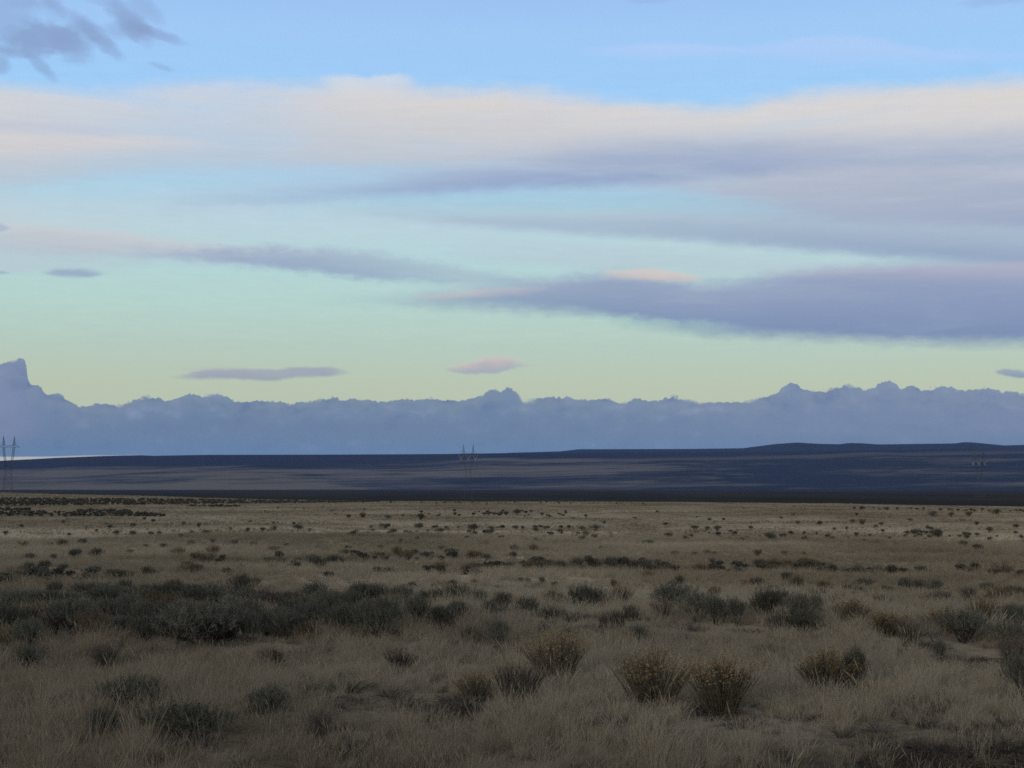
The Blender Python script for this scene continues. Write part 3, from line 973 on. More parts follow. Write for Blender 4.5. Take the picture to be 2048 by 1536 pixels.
# ------------------------------------------------------------------ shrubs one can tell apart
HERO = [
    ('rabbit', 953, 1402, 74, 52, 'low rabbitbrush with rusty orange heads touching the dark twiggy bush', 1),
    ('twig', 1035, 1414, 108, 84, 'dark brown twiggy bush between the low orange rabbitbrush and the pale airy one', 0),
    ('rabbit', 1114, 1372, 112, 104, 'pale airy rabbitbrush with tan seed heads behind the dark twiggy bush', 0),
    ('rabbit', 1303, 1418, 138, 106, 'largest rabbitbrush, broad golden heads above dark stems, in the foreground row', 5),
    ('rabbit', 1444, 1431, 142, 102, 'spreading rabbitbrush with open crown, just right of the largest one', 2),
    ('rabbit', 1655, 1390, 100, 76, 'dense rounded rabbitbrush standing by itself in grass right of the foreground row', 3),
    ('sage', 1712, 1388, 48, 84, 'narrow upright grey shrub grown into the right side of the solitary dense rabbitbrush', 4),
    ('sage', 267, 1427, 112, 64, 'dark olive sagebrush with reddish tips in the left foreground grass', 0),
    ('sage', 540, 1441, 94, 60, 'compact blackish green sagebrush alone in open foreground grass', 4),
    ('sage', 386, 1484, 176, 66, 'wide low grey green sagebrush nearest the bottom edge, beside a bent pale stalk', 1),
    ('sage', 208, 1490, 66, 62, 'rounded grey sagebrush left of the wide low one near the bottom edge', 6),
    ('twig', 636, 1482, 68, 60, 'dark brown dead looking bush near the bottom edge beside a small orange plant', 1),
    ('russet', 684, 1478, 32, 26, 'small orange plant beside the dead looking bush near the bottom edge', 0),
    ('russet', 314, 1534, 46, 20, 'low orange plant on the bottom edge below the wide low sagebrush', 1),
    ('twig', 215, 1343, 70, 48, 'reddish brown bare bush in front of the dense sagebrush belt', 2),
    ('rabbit', 8, 1301, 54, 38, 'bright orange rabbitbrush on the left frame edge under the sagebrush belt', 1),
    ('sage', 54, 1299, 62, 52, 'grey brown bush tight against the bright orange rabbitbrush on the frame edge', 2),
    ('sage', 50, 1343, 64, 40, 'faded grey bush below the bright orange rabbitbrush on the frame edge', 3),
    ('twig', 547, 1337, 62, 30, 'faint olive tuft of twigs in grass below the dense sagebrush belt', 3),
    ('twig', 800, 1345, 70, 38, 'wispy grey tuft of twigs in grass left of the orange and dark bush pair', 0),
    ('sage', 994, 1302, 58, 54, 'ragged dark sagebrush with spiky upright shoots alone in pale grass', 5),
    ('sage', 941, 1291, 50, 28, 'dull flat grey sagebrush just left of the ragged spiky one', 3),
    ('sage', 1276, 1296, 38, 36, 'small dark forked sagebrush in pale grass above the largest rabbitbrush', 5),
    ('twig', 1087, 1281, 26, 34, 'thin dark upright twigs behind the pale airy rabbitbrush', 1),
    ('sage', 1131, 1288, 30, 22, 'little grey sagebrush between the thin twigs and the small forked sagebrush', 3),
    ('twig', 1236, 1270, 38, 46, 'thin grey leaning twigs above the small dark forked sagebrush', 2),
    ('twig', 1206, 1268, 28, 36, 'second set of thin bare twigs, left of the leaning grey ones', 3),
    ('sage', 1881, 1328, 28, 36, 'small upright grey sagebrush alone in grass at far right', 4),
    ('sage', 1799, 1324, 14, 16, 'tiny dark seedling bush left of the small upright grey sagebrush', 3),
    ('twig', 2030, 1346, 78, 62, 'large brown bush cut by the right frame edge', 0),
    ('sage', 2052, 1402, 90, 86, 'big dark bush cut by the right frame edge, below the brown one', 2),
    # the middle row, from left to right
    ('sage', 731, 1213, 56, 38, 'dark rounded sagebrush at the upper right end of the dense belt', 6),
    ('sage', 803, 1217, 48, 38, 'upright sagebrush beside a bare pale gap right of the dense belt', 0),
    ('sage', 856, 1222, 54, 36, 'dull grey sagebrush left of the tall dark crowned one, in middle row', 2),
    ('sage', 909, 1219, 66, 42, 'tall dark crowned sagebrush left of the centre of the middle row', 5),
    ('sage', 961, 1220, 30, 32, 'narrow knobbly sagebrush right of the tall dark crowned one', 4),
    ('sage', 1008, 1224, 40, 32, 'jagged dark sagebrush left of a dead black stick, in middle row', 5),
    ('sage', 1052, 1231, 42, 28, 'low black sagebrush touching the dead black stick', 1),
    ('rabbit', 1107, 1218, 38, 32, 'olive rabbitbrush between the dead black stick and the broad central sagebrush', 0),
    ('sage', 1172, 1226, 76, 46, 'broad domed sagebrush just right of centre in the middle row', 0),
    ('rabbit', 1240, 1220, 48, 44, 'tawny rabbitbrush right of the broad domed sagebrush', 4),
    ('sage', 976, 1237, 44, 28, 'ash grey sagebrush in grass under the jagged dark one', 3),
    ('sage', 919, 1242, 54, 30, 'low spreading sagebrush under the tall dark crowned one', 1),
    ('sage', 834, 1254, 66, 50, 'dark sagebrush at the lower right corner of the dense belt', 6),
    ('sage', 885, 1259, 56, 40, 'blue grey sagebrush right of the belt corner shrub', 2),
    ('sage', 755, 1276, 96, 70, 'large vase shaped sagebrush with dark stems at the front of the belt', 5),
    ('sage', 694, 1270, 62, 50, 'dusky sagebrush left of the large vase shaped one', 0),
    ('twig', 1104, 1251, 44, 30, 'brown tuft in pale grass below the olive rabbitbrush', 3),
    ('twig', 1262, 1241, 40, 26, 'pale wiry tuft below the tawny rabbitbrush', 0),
    ('sage', 1350, 1226, 88, 50, 'high pale topped sagebrush on the left of the big right hand thicket', 0),
    ('russet', 1326, 1240, 44, 34, 'rust brown bush at the left foot of the big right hand thicket', 2),
    ('sage', 1393, 1243, 70, 48, 'dark spiky sagebrush in the left half of the big right hand thicket', 5),
    ('sage', 1433, 1250, 60, 50, 'grey stemmed sagebrush in the left half of the thicket, before its gap', 2),
    ('rabbit', 1430, 1200, 30, 24, 'straw topped bush peeping over the left half of the thicket', 4),
    ('sage', 1473, 1252, 34, 46, 'slim blackish sagebrush standing in the gap of the thicket', 4),
    ('sage', 1537, 1240, 74, 48, 'dense black green sagebrush in the right half of the thicket', 6),
    ('sage', 1560, 1222, 44, 34, 'round topped dark sagebrush rising highest in the right half of the thicket', 0),
    ('sage', 1600, 1254, 56, 56, 'spiky dark sagebrush near the right end of the thicket', 5),
    ('sage', 1607, 1266, 84, 36, 'low dark sagebrush along the right foot of the thicket', 1),
    ('sage', 1630, 1237, 36, 34, 'wispy grey sagebrush at the right end of the thicket', 3),
    ('sage', 1546, 1266, 44, 26, 'low grey sagebrush in front of the middle of the thicket', 3),
    ('twig', 1637, 1208, 34, 26, 'wiry brown tuft above the right end of the thicket', 2),
    ('rabbit', 1705, 1247, 68, 36, 'flat topped olive rabbitbrush right of the thicket', 3),
    ('rabbit', 1768, 1272, 66, 40, 'russet topped rabbitbrush leaning right beside the flat topped one', 1),
    ('rabbit', 1888, 1264, 80, 34, 'orange topped rabbitbrush behind a long black mound of sagebrush', 0),
    ('sage', 1924, 1285, 108, 50, 'long black mound of sagebrush under the orange topped rabbitbrush', 6),
    ('rabbit', 1965, 1253, 60, 48, 'airy brown rabbitbrush behind the right end of the black mound', 4),
    ('twig', 1820, 1293, 64, 44, 'olive twiggy bush left of the long black mound', 1),
    ('sage', 2032, 1264, 56, 48, 'grey sagebrush at the right frame edge beside the black mound', 2),
    ('sage', 2016, 1299, 60, 44, 'brown green sagebrush at the right frame edge below the grey one', 1),
    # the front of the dense belt
    ('sage', 400, 1292, 116, 78, 'largest dark green sagebrush at the front of the dense belt', 5),
    ('russet', 312, 1236, 56, 42, 'reddish bush buried in the middle of the dense sagebrush belt', 1),
    ('russet', 342, 1232, 40, 36, 'second reddish bush in the belt, right beside the first', 0),
    ('rabbit', 283, 1250, 34, 40, 'ochre bush in the belt, left of the two reddish bushes', 1),
    ('russet', 612, 1279, 40, 30, 'rust tinged bush at the front foot of the dense belt', 2),
]
for kind, px, py, w, h, lab, var in HERO:
    plant(kind, px, py, w, h, lab, None, var % len(KINDS[kind]))

# ------------------------------------------------------------------ the scatter behind: (kind, x, y, width)
S, B, T, U_ = 'sage', 'rabbit', 'twig', 'russet'
SCATTER = [
    (S, 43, 1056, 9), (S, 126, 1047, 9), (S, 173, 1060, 12), (S, 193, 1064, 9), (S, 219, 1058, 12), (S, 212, 1050, 8), (S, 265, 1056, 14), (S, 289, 1040, 10),
    (S, 306, 1045, 10), (S, 10, 1070, 13), (S, 138, 1073, 9), (S, 232, 1070, 15), (S, 265, 1072, 16), (S, 302, 1072, 14), (B, 318, 1072, 11), (S, 360, 1077, 12),
    (S, 367, 1050, 9), (S, 384, 1070, 12), (S, 398, 1055, 11), (S, 412, 1071, 19), (S, 461, 1062, 10), (S, 495, 1063, 12), (S, 525, 1063, 12), (S, 547, 1048, 8),
    (S, 548, 1062, 14), (S, 588, 1050, 8), (S, 596, 1062, 22), (S, 620, 1063, 9), (T, 36, 1089, 10), (U_, 48, 1095, 17), (B, 123, 1094, 22), (S, 166, 1091, 19),
    (S, 292, 1096, 12), (S, 326, 1096, 12), (U_, 383, 1091, 14), (S, 425, 1089, 14), (S, 468, 1093, 17), (U_, 507, 1092, 12), (U_, 547, 1104, 22), (S, 572, 1094, 10),
    (S, 61, 1123, 25), (S, 106, 1122, 14), (S, 152, 1120, 28), (S, 191, 1117, 28), (S, 261, 1108, 13), (B, 358, 1114, 28), (B, 427, 1112, 24), (S, 470, 1113, 12),
    (S, 692, 1114, 20), (S, 55, 1145, 30), (S, 89, 1141, 24), (S, 126, 1142, 18), (S, 191, 1150, 24), (S, 294, 1153, 24), (U_, 362, 1135, 18), (U_, 410, 1128, 38),
    (U_, 386, 1145, 24), (S, 454, 1150, 15), (S, 540, 1129, 22), (T, 567, 1131, 22), (S, 627, 1130, 30), (S, 668, 1130, 30), (S, 656, 1158, 22), (U_, 516, 1169, 13),
    (T, 697, 1036, 14), (B, 726, 1035, 16), (S, 776, 1040, 14), (S, 841, 1040, 20), (S, 919, 1033, 9), (S, 970, 1031, 9), (S, 989, 1031, 10), (S, 1013, 1031, 12),
    (S, 1035, 1031, 20), (S, 1099, 1036, 10), (S, 1172, 1035, 9), (S, 1314, 1026, 8), (S, 743, 1059, 12), (S, 762, 1058, 14), (S, 774, 1058, 12), (S, 786, 1069, 18),
    (S, 811, 1070, 13), (S, 712, 1069, 12), (S, 838, 1060, 22), (S, 870, 1059, 15), (S, 880, 1067, 17), (S, 892, 1058, 10), (S, 919, 1059, 10), (S, 946, 1064, 24),
    (S, 950, 1072, 13), (S, 981, 1072, 20), (S, 996, 1060, 10), (S, 1029, 1060, 16), (S, 1045, 1059, 10), (S, 1070, 1060, 14), (S, 1090, 1060, 14), (S, 1121, 1067, 15),
    (S, 1164, 1062, 14), (S, 1191, 1062, 18), (B, 1172, 1074, 16), (S, 1165, 1082, 15), (S, 1071, 1084, 11), (T, 1208, 1048, 12), (S, 1222, 1079, 10), (S, 1336, 1077, 18),
    (S, 1370, 1082, 13), (S, 1297, 1092, 22), (S, 801, 1086, 10), (S, 760, 1101, 17), (B, 794, 1112, 22), (B, 815, 1121, 24), (S, 695, 1102, 14), (S, 735, 1122, 12),
    (S, 748, 1122, 10), (T, 770, 1124, 20), (T, 883, 1103, 17), (B, 943, 1121, 26), (S, 972, 1121, 19), (B, 1029, 1105, 20), (S, 1027, 1119, 18), (B, 1068, 1105, 20),
    (S, 1201, 1100, 7), (S, 1348, 1113, 13), (S, 753, 1148, 18), (S, 776, 1147, 15), (B, 882, 1148, 28), (T, 933, 1148, 24), (T, 1012, 1142, 30), (B, 1056, 1143, 24),
    (S, 1095, 1138, 26), (S, 1121, 1140, 24), (T, 1155, 1137, 30), (T, 1186, 1137, 32), (S, 1220, 1136, 30), (T, 1254, 1138, 28), (S, 1292, 1135, 24), (S, 1317, 1133, 19),
    (T, 1348, 1148, 26), (S, 1331, 1138, 18), (B, 1295, 1160, 24), (B, 1360, 1167, 17), (S, 1042, 1167, 13), (S, 1054, 1168, 12), (S, 1085, 1169, 15), (S, 1109, 1176, 15),
    (S, 906, 1177, 19), (T, 948, 1172, 18), (S, 822, 1181, 19), (T, 866, 1181, 14), (B, 1227, 1174, 14), (S, 1348, 1177, 22), (S, 1389, 1060, 17), (S, 1415, 1062, 12),
    (S, 1435, 1062, 19), (S, 1502, 1060, 12), (S, 1462, 1066, 9), (S, 1567, 1078, 15), (S, 1539, 1082, 24), (S, 1562, 1039, 9), (S, 1587, 1032, 10), (S, 1596, 1049, 11),
    (S, 1640, 1051, 13), (S, 1666, 1083, 15), (S, 1668, 1061, 9), (S, 1693, 1060, 8), (S, 1609, 1068, 8), (S, 1706, 1046, 11), (B, 1724, 1049, 17), (S, 1714, 1032, 9),
    (S, 1762, 1052, 10), (S, 1752, 1056, 9), (S, 1821, 1043, 9), (S, 1833, 1073, 28), (S, 1814, 1069, 13), (S, 1853, 1069, 11), (S, 1876, 1078, 28), (S, 1932, 1076, 20),
    (S, 1955, 1073, 12), (S, 1854, 1059, 10), (S, 1978, 1065, 15), (S, 2031, 1058, 15), (S, 1867, 1033, 19), (S, 1902, 1033, 15), (S, 1939, 1033, 17), (S, 1992, 1031, 19),
    (S, 1953, 1051, 10), (B, 1753, 1093, 19), (S, 1792, 1093, 9), (B, 1925, 1094, 18), (S, 1955, 1102, 18), (S, 2046, 1088, 14), (S, 1353, 1113, 11), (S, 1389, 1114, 13),
    (B, 1415, 1113, 17), (S, 1430, 1112, 11), (T, 1515, 1113, 20), (S, 1569, 1112, 12), (S, 1608, 1113, 9), (B, 1404, 1150, 28), (S, 1430, 1148, 28), (T, 1425, 1130, 17),
    (S, 1473, 1148, 17), (S, 1517, 1136, 26), (B, 1548, 1138, 28), (B, 1572, 1138, 26), (B, 1615, 1140, 32), (B, 1639, 1136, 16), (B, 1715, 1148, 26), (S, 1803, 1148, 14),
    (B, 1939, 1150, 19), (U_, 2009, 1153, 38), (S, 1515, 1175, 26), (T, 1486, 1172, 15), (B, 1594, 1177, 30), (B, 1645, 1182, 28), (T, 1573, 1164, 26), (S, 1727, 1176, 30),
    (S, 1770, 1186, 14), (S, 1808, 1180, 28), (S, 1837, 1184, 30), (S, 1871, 1187, 32), (S, 1973, 1187, 30), (S, 2042, 1197, 30), (B, 2004, 1204, 46), (T, 1936, 1203, 40),
    (T, 1767, 1217, 38), (T, 1885, 1208, 42),
]
ROWS = [(0, 1043, 'in the farthest scatter below the dark flat'), (1043, 1056, 'in the second scatter below the dark flat'),
        (1056, 1087, 'in the long broken far row of shrubs'), (1087, 1127, 'in pale grass behind the olive strip'),
        (1127, 1158, 'along the olive strip across the grass'), (1158, 1300, 'in pale grass just behind the nearest shrubs')]
LOOK = {S: ('tiny blackish sagebrush', 'small dark sagebrush', 'grey green sagebrush'), B: ('tiny tan rabbitbrush', 'small golden rabbitbrush', 'yellow brown rabbitbrush'),
        T: ('tiny brown tuft', 'small faded tuft', 'faded twiggy bush'), U_: ('tiny reddish bush', 'small reddish bush', 'reddish brown bush')}
for kind, px, py, w in SCATTER:
    for lo, hi, where in ROWS:
        if lo <= py < hi:
            break
    side_ = 'on the left' if px < 683 else ('below the middle pylon' if px < 1366 else 'on the right')
    size = 0 if w < 12 else (1 if w < 20 else 2)
    lab = '%s %s, %s' % (LOOK[kind][size], where, side_)
    plant(kind, px, py, w * (0.92 if py < 1090 else 1.06), w * prng.uniform(.45, .66) * (1.2 if kind == B else 1.0), lab, lab, parts=w >= 22)

# ------------------------------------------------------------------ the dense belt of sagebrush at left
belt_top = [(-40, 1208), (100, 1204), (250, 1192), (400, 1192), (560, 1198), (700, 1206), (800, 1216)]
belt_bot = [(-40, 1272), (100, 1278), (300, 1284), (430, 1288), (600, 1280), (720, 1268), (800, 1250)]
brng = random.Random(12)
placed = []
tries = 0
while len(placed) < 96 and tries < 20000:
    tries += 1
    bx = brng.uniform(-30, 800)
    y0 = np.interp(bx, *zip(*belt_top))
    y1 = np.interp(bx, *zip(*belt_bot))
    by = y0 + (y1 - y0) * brng.random() ** 1.15
    if any(abs(bx - q[0]) < 30 + (by - 1190) * .10 and abs(by - q[1]) < 10 for q in placed):
        continue
    if abs(bx - 312) < 40 and abs(by - 1240) < 14:
        continue
    placed.append((bx, by))
for bx, by in sorted(placed, key=lambda q: q[1]):
    sc = 0.62 + (by - 1176) / 230.0
    w = brng.uniform(56, 92) * sc
    back = by < 1222
    lab = ('crowded sagebrush in the back rows of the dense belt, ' if back else 'crowded sagebrush in the front rows of the dense belt, ') + \
          ('in its left half' if bx < 380 else 'in its right half')
    half = 'in its left half' if bx < 380 else 'in its right half'
    k_ = brng.choices(('sage', 'twig', 'russet', 'rabbit'), (.80, .12, .05, .03))[0]
    if k_ != 'sage':
        lab = {'twig': 'brown twiggy bush', 'russet': 'dull reddish bush', 'rabbit': 'olive topped rabbitbrush'}[k_] + ' mixed into the dense sagebrush belt, ' + half
        w *= .8
    plant(k_, bx, by, w, w * brng.uniform(.38, .72), lab, lab, fat=brng.uniform(.95, 1.3))

# ------------------------------------------------------------------ dead sticks
def stick(px, py, L, name, label, mat, th, bend, r0, seed, tilt=0.2, forks=4):
    rng = random.Random(seed)
    x, y, t = ground_at(px, py)
    mb = MB()
    d = Vector((math.cos(th), math.sin(th), tilt)).normalized()
    pts, p = [], Vector((0, 0, 0))
    for i in range(6):
        pts.append(p.copy())
        d = (d + rdir(rng) * bend).normalized()
        p = p + d * L / 5
    mb.tube(pts, [r0 * (1 - .15 * i) for i in range(6)], sides=5)
    for _ in range(forks):
        i = rng.randint(1, 4)
        e = (pts[i + 1] - pts[i]).normalized() + rdir(rng) * .8
        q = pts[i] + e.normalized() * L * rng.uniform(.15, .35)
        mb.tube([pts[i], pts[i].lerp(q, .5) + rdir(rng) * .02, q], [r0 * .5, r0 * .35, r0 * .2], sides=4)
    o = bpy.data.objects.new(name, mb.mesh(name, [mat]))
    o.location = (x, y, h1(x, y) + 0.01)
    o['label'] = label
    o['category'] = 'dead branch' if name == 'dead_branch' else 'grass stalk'
    C.objects.link(o)


stick(1078, 1226, 0.75, 'dead_branch', 'dead black stick lying in grass between two sagebrush of the middle row', M_twig, .15, .22, .018, 3, .25)
stick(1852, 1262, 0.62, 'dead_branch', 'bare grey branch sticking up left of the orange topped rabbitbrush', M_twig, 2.75, .18, .012, 5, .45)
stick(1866, 1284, 0.5, 'dead_branch', 'bare dark branch leaning against the left foot of the black mound', M_twig, 1.9, .2, .012, 6, .9)
stick(822, 1492, 0.35, 'dead_branch', 'short black branch lying flat on the ground near the bottom edge', M_bark, .05, .12, .022, 8, .02, 2)
stick(224, 1282, 0.3, 'dead_branch', 'thin dark snag standing up at the front of the dense belt', M_bark, 1.2, .1, .012, 9, 2.6, 1)
stick(446, 1504, 0.42, 'bent_grass_stalk', 'single pale grass stalk bent over, before the wide low sagebrush', M_grass, 2.4, .16, .006, 10, 1.7, 0)

# ------------------------------------------------------------------ scattered stuff, laid out by geometry nodes
def instancer(name, pts, rots, scls, idxs, protos, label):
    """one object that sets copies of a few plants on its points"""
    me = bpy.data.meshes.new(name)
    me.vertices.add(len(pts))
    me.vertices.foreach_set('co', np.asarray(pts, np.float32).ravel())
    for an, ty, dat in (('rot', 'FLOAT_VECTOR', np.asarray(rots, np.float32).ravel()), ('scl', 'FLOAT_VECTOR', np.asarray(scls, np.float32).ravel()),
                        ('pick', 'INT', np.asarray(idxs, np.int32))):
        at = me.attributes.new(an, ty, 'POINT')
        at.data.foreach_set('vector' if ty == 'FLOAT_VECTOR' else 'value', dat)
    o = bpy.data.objects.new(name, me)
    C.objects.link(o)
    colp = bpy.data.collections.new(name + ' kinds')
    for i, pm in enumerate(protos):
        po = bpy.data.objects.new('%02d %s' % (i, pm.name), pm)
        colp.objects.link(po)
    ng = bpy.data.node_groups.new(name + ' layout', 'GeometryNodeTree')
    ng.interface.new_socket('Geometry', in_out='INPUT', socket_type='NodeSocketGeometry')
    ng.interface.new_socket('Geometry', in_out='OUTPUT', socket_type='NodeSocketGeometry')
    gi, go = ng.nodes.new('NodeGroupInput'), ng.nodes.new('NodeGroupOutput')
    ci = ng.nodes.new('GeometryNodeCollectionInfo')
    ci.inputs['Collection'].default_value = colp
    ci.inputs['Separate Children'].default_value = True
    ci.inputs['Reset Children'].default_value = True
    ip = ng.nodes.new('GeometryNodeInstanceOnPoints')
    ip.inputs['Pick Instance'].default_value = True

    def attr(nm, ty):
        n = ng.nodes.new('GeometryNodeInputNamedAttribute')
        n.data_type = ty
        n.inputs['Name'].default_value = nm
        return n.outputs[0]
    e2r = ng.nodes.new('FunctionNodeEulerToRotation')
    ng.links.new(attr('rot', 'FLOAT_VECTOR'), e2r.inputs[0])
    ng.links.new(gi.outputs[0], ip.inputs['Points'])
    ng.links.new(ci.outputs[0], ip.inputs['Instance'])
    ng.links.new(attr('pick', 'INT'), ip.inputs['Instance Index'])
    ng.links.new(e2r.outputs[0], ip.inputs['Rotation'])
    ng.links.new(attr('scl', 'FLOAT_VECTOR'), ip.inputs['Scale'])
    ng.links.new(ip.outputs[0], go.inputs[0])
    md = o.modifiers.new('layout', 'NODES')
    md.node_group = ng
    o['kind'] = 'stuff'
    o['label'] = label
    o['category'] = name.replace('_', ' ')
    return o


def tuft(seed, blades, h, w, spread, lean, segs=3, heads=.15, base_r=.05):
    rng = random.Random(seed)
    mb = MB()
    for i in range(blades):
        th = rng.uniform(0, 6.283)
        r = base_r * rng.random() ** .5
        p = Vector((r * math.cos(th), r * math.sin(th), -.02))
        th += rng.uniform(-.8, .8)
        out = abs(rng.gauss(0, spread))
        hh = h * rng.uniform(.45, 1.1)
        dirv = Vector((math.cos(th) * out + lean[0], math.sin(th) * out + lean[1], 1.0)).normalized()
        droop = Vector((math.cos(th), math.sin(th), -.4)) * rng.uniform(.0, .35) * hh
        pts, wd = [], []
        for s in range(segs + 1):
            t = s / segs
            pts.append(p + dirv * hh * t + droop * t * t)
            wd.append(w * (1 - .75 * t))
        mb.ribbon(pts, wd, Vector((math.cos(th + 1.57 + rng.uniform(-.6, .6)), math.sin(th + 1.57), 0)).normalized())
        if rng.random() < heads:
            q = pts[-1]
            d = (pts[-1] - pts[-2]).normalized()
            mb.ribbon([q - d * .04, q, q + d * .05], [w * .5, w * 2.0, w * .4], Vector((math.cos(th), math.sin(th), 0)))
    return mb.mesh('grass tuft', [M_grass])


def sward(seed, n, rad_, h, w, blades):
    """a small patch of grass for ground farther off"""
    rng = random.Random(seed)
    mb = MB()
    for _ in range(n):
        r, th = rad_ * rng.random() ** .5, rng.uniform(0, 6.283)
        c_ = Vector((r * math.cos(th), r * math.sin(th), 0))
        for i in range(blades):
            t2 = rng.uniform(0, 6.283)
            hh = h * rng.uniform(.4, 1.1)
            d = Vector((math.cos(t2) * rng.uniform(0, .6) + .1, math.sin(t2) * rng.uniform(0, .6), 1)).normalized()
            b = c_ + Vector((rng.uniform(-.05, .05), rng.uniform(-.05, .05), -.02))
            mb.ribbon([b, b + d * hh * .6, b + d * hh + Vector((.03, 0, -.02))], [w, w * .8, w * .2], Vector((math.cos(t2 + 1.57), math.sin(t2 + 1.57), 0)))
    return mb.mesh('grass patch', [M_grass])


NEAR = [tuft(500 + i, (52, 40, 60, 34, 46, 28)[i], (.21, .16, .25, .13, .19, .32)[i], .0034, (.26, .36, .22, .5, .32, .16)[i], (.08, .02), 3, .10, (.06, .08, .06, .1, .08, .04)[i]) for i in range(6)]
MID = [tuft(520 + i, 30, (.20, .15, .25)[i], .007, .34, (.10, .02), 2, .1, .10) for i in range(3)]
FAR = [sward(540 + i, 16, 1.1, (.12, .10, .15)[i], .018, 9) for i in range(3)]
grng = np.random.RandomState(21)


def wedge(n, r0, r1, half):
    r = np.sqrt(grng.uniform(r0 * r0, r1 * r1, n))
    a = np.radians(grng.uniform(-half, half, n))
    return r * np.sin(a), r * np.cos(a)


def dark_corner(x, y):
    """the lower right corner, where the ground colour turns near black and grass thins"""
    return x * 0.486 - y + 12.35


cell_of = {}
for q in SPOTS:
    for i_ in range(int((q[0] - q[2]) // 2), int((q[0] + q[2]) // 2) + 1):
        for j_ in range(int((q[1] - q[2]) // 2), int((q[1] + q[2]) // 2) + 1):
            cell_of.setdefault((i_, j_), []).append(q)
P, RT, SC_, IX = [], [], [], []
for n, r0, r1, half, lo, hi, kset, off in ((46000, 11.0, 34.0, 27, .55, 1.15, 6, 0), (48000, 30.0, 75.0, 25, .75, 1.25, 3, 6), (26000, 70.0, 410.0, 24, .8, 1.3, 3, 9)):
    xs, ys = wedge(n, r0, r1, half)
    zs = height(xs, ys)
    for x, y, z in zip(xs, ys, zs):
        if r1 < 80 and any((x - q[0]) ** 2 + (y - q[1]) ** 2 < q[2] ** 2 for q in cell_of.get((int(x // 2), int(y // 2)), ())):
            continue
        dn = mnoise.noise(Vector((x * .35, y * .35, 3.0))) + .5 * mnoise.noise(Vector((x * .95, y * .95, 8.0)))
        if r1 < 40 and dn < -.22 and grng.random_sample() < .85:
            continue
        if r1 < 40 and grng.random_sample() < min(.93, (dark_corner(x, y) + 1.6) * .42):
            continue
        s = grng.uniform(lo, hi) * (1.0 + .45 * max(-.7, min(.9, dn)))
        if off == 0 and grng.random_sample() < .045:
            s *= 1.55
        P.append((x, y, z))
        RT.append((grng.uniform(-.12, .12), grng.uniform(-.12, .12), grng.uniform(-.9, .9)))
        SC_.append((s * grng.uniform(.9, 1.2), s * grng.uniform(.9, 1.2), s))
        IX.append(off + grng.randint(kset))
instancer('dry_grass', P, RT, SC_, IX, NEAR + MID + FAR, 'dry straw coloured grass covering the whole plain')

# sagebrush strips and specks too far and too many to count
P, RT, SC_, IX = [], [], [], []
strips = [([(-120, 999), (0, 998), (330, 999), (500, 1001), (700, 1003), (760, 1003)], [(-120, 1014), (0, 1013), (200, 1011), (330, 1010), (500, 1008), (700, 1005.5), (760, 1004)], 2600, .5),
          ([(-120, 1025), (0, 1024), (120, 1026), (260, 1028), (330, 1032)], [(-120, 1034), (0, 1034), (120, 1033), (260, 1034), (330, 1034)], 330, .45),
          ([(-60, 1019), (0, 1019), (60, 1021)], [(-60, 1022), (0, 1022), (60, 1023)], 90, .45),
          ([(380, 1012), (480, 1013)], [(380, 1015), (480, 1015)], 90, .45),
          ([(150, 1022), (260, 1024)], [(150, 1026), (260, 1028)], 90, .45),
          ([(560, 1006), (700, 1005), (1000, 1006), (1300, 1007)], [(560, 1008), (700, 1007), (1000, 1008), (1300, 1009)], 60, .6),
          ([(1700, 1016), (2048, 1021)], [(1700, 1020), (2048, 1026)], 70, .6),
          ([(1050, 1130), (1340, 1128)], [(1050, 1146), (1340, 1144)], 45, .5),
          ([(1380, 1132), (1650, 1130)], [(1380, 1152), (1650, 1142)], 36, .45),
          ([(840, 1140), (1050, 1136)], [(840, 1150), (1050, 1148)], 20, .4),
          ([(360, 1122), (700, 1120)], [(360, 1148), (700, 1138)], 40, .4),
          ([(0, 1150), (260, 1155)], [(0, 1172), (260, 1166)], 45, .45),
          ([(1640, 1145), (2048, 1142)], [(1640, 1152), (2048, 1156)], 50, .42),
          ([(1500, 1180), (2048, 1176)], [(1500, 1215), (2048, 1215)], 30, .4),
          ([(1380, 1066), (2048, 1064)], [(1380, 1086), (2048, 1086)], 40, .36),
          ([(700, 1055), (1200, 1055)], [(700, 1082), (1200, 1080)], 40, .36),
          ([(700, 1112), (1000, 1112)], [(700, 1122), (1000, 1122)], 40, .42),
          ([(800, 1026), (1100, 1024), (1150, 1026)], [(800, 1034), (1100, 1034), (1150, 1034)], 36, .5)]
for top, bot, n, size in strips:
    for _ in range(n):
        bx = grng.uniform(top[0][0], top[-1][0])
        a, b = np.interp(bx, *zip(*top)), np.interp(bx, *zip(*bot))
        g_ = ground_at(bx, grng.uniform(a, b))
        if g_ is None or g_[2] > 420:
            continue
        x, y, t = g_
        s = grng.uniform(.5, 1.25) * size
        P.append((x, y, h1(x, y)))
        RT.append((0, 0, grng.uniform(0, 6.28)))
        SC_.append((s, s, s * grng.uniform(.75, 1.1)))
        IX.append(grng.choice([0, 1, 2, 3, 4, 5, 6]) if a > 1100 else grng.randint(4))
xs, ys = wedge(9000, 45, 400, 24)
for x, y in zip(xs, ys):
    cl = mnoise.noise(Vector((x * .03, y * .03, 5.0))) + .6 * mnoise.noise(Vector((x * .11, y * .11, 1.0)))
    if grng.random_sample() > max(0.01, min(.09, cl * .16)):
        continue
    s = grng.uniform(.18, .5)
    P.append((x, y, h1(x, y)))
    RT.append((0, 0, grng.uniform(0, 6.28)))
    SC_.append((s, s, s * grng.uniform(.7, 1.0)))
    IX.append(grng.choice([0, 1, 4, 5, 6]))
FARB = []
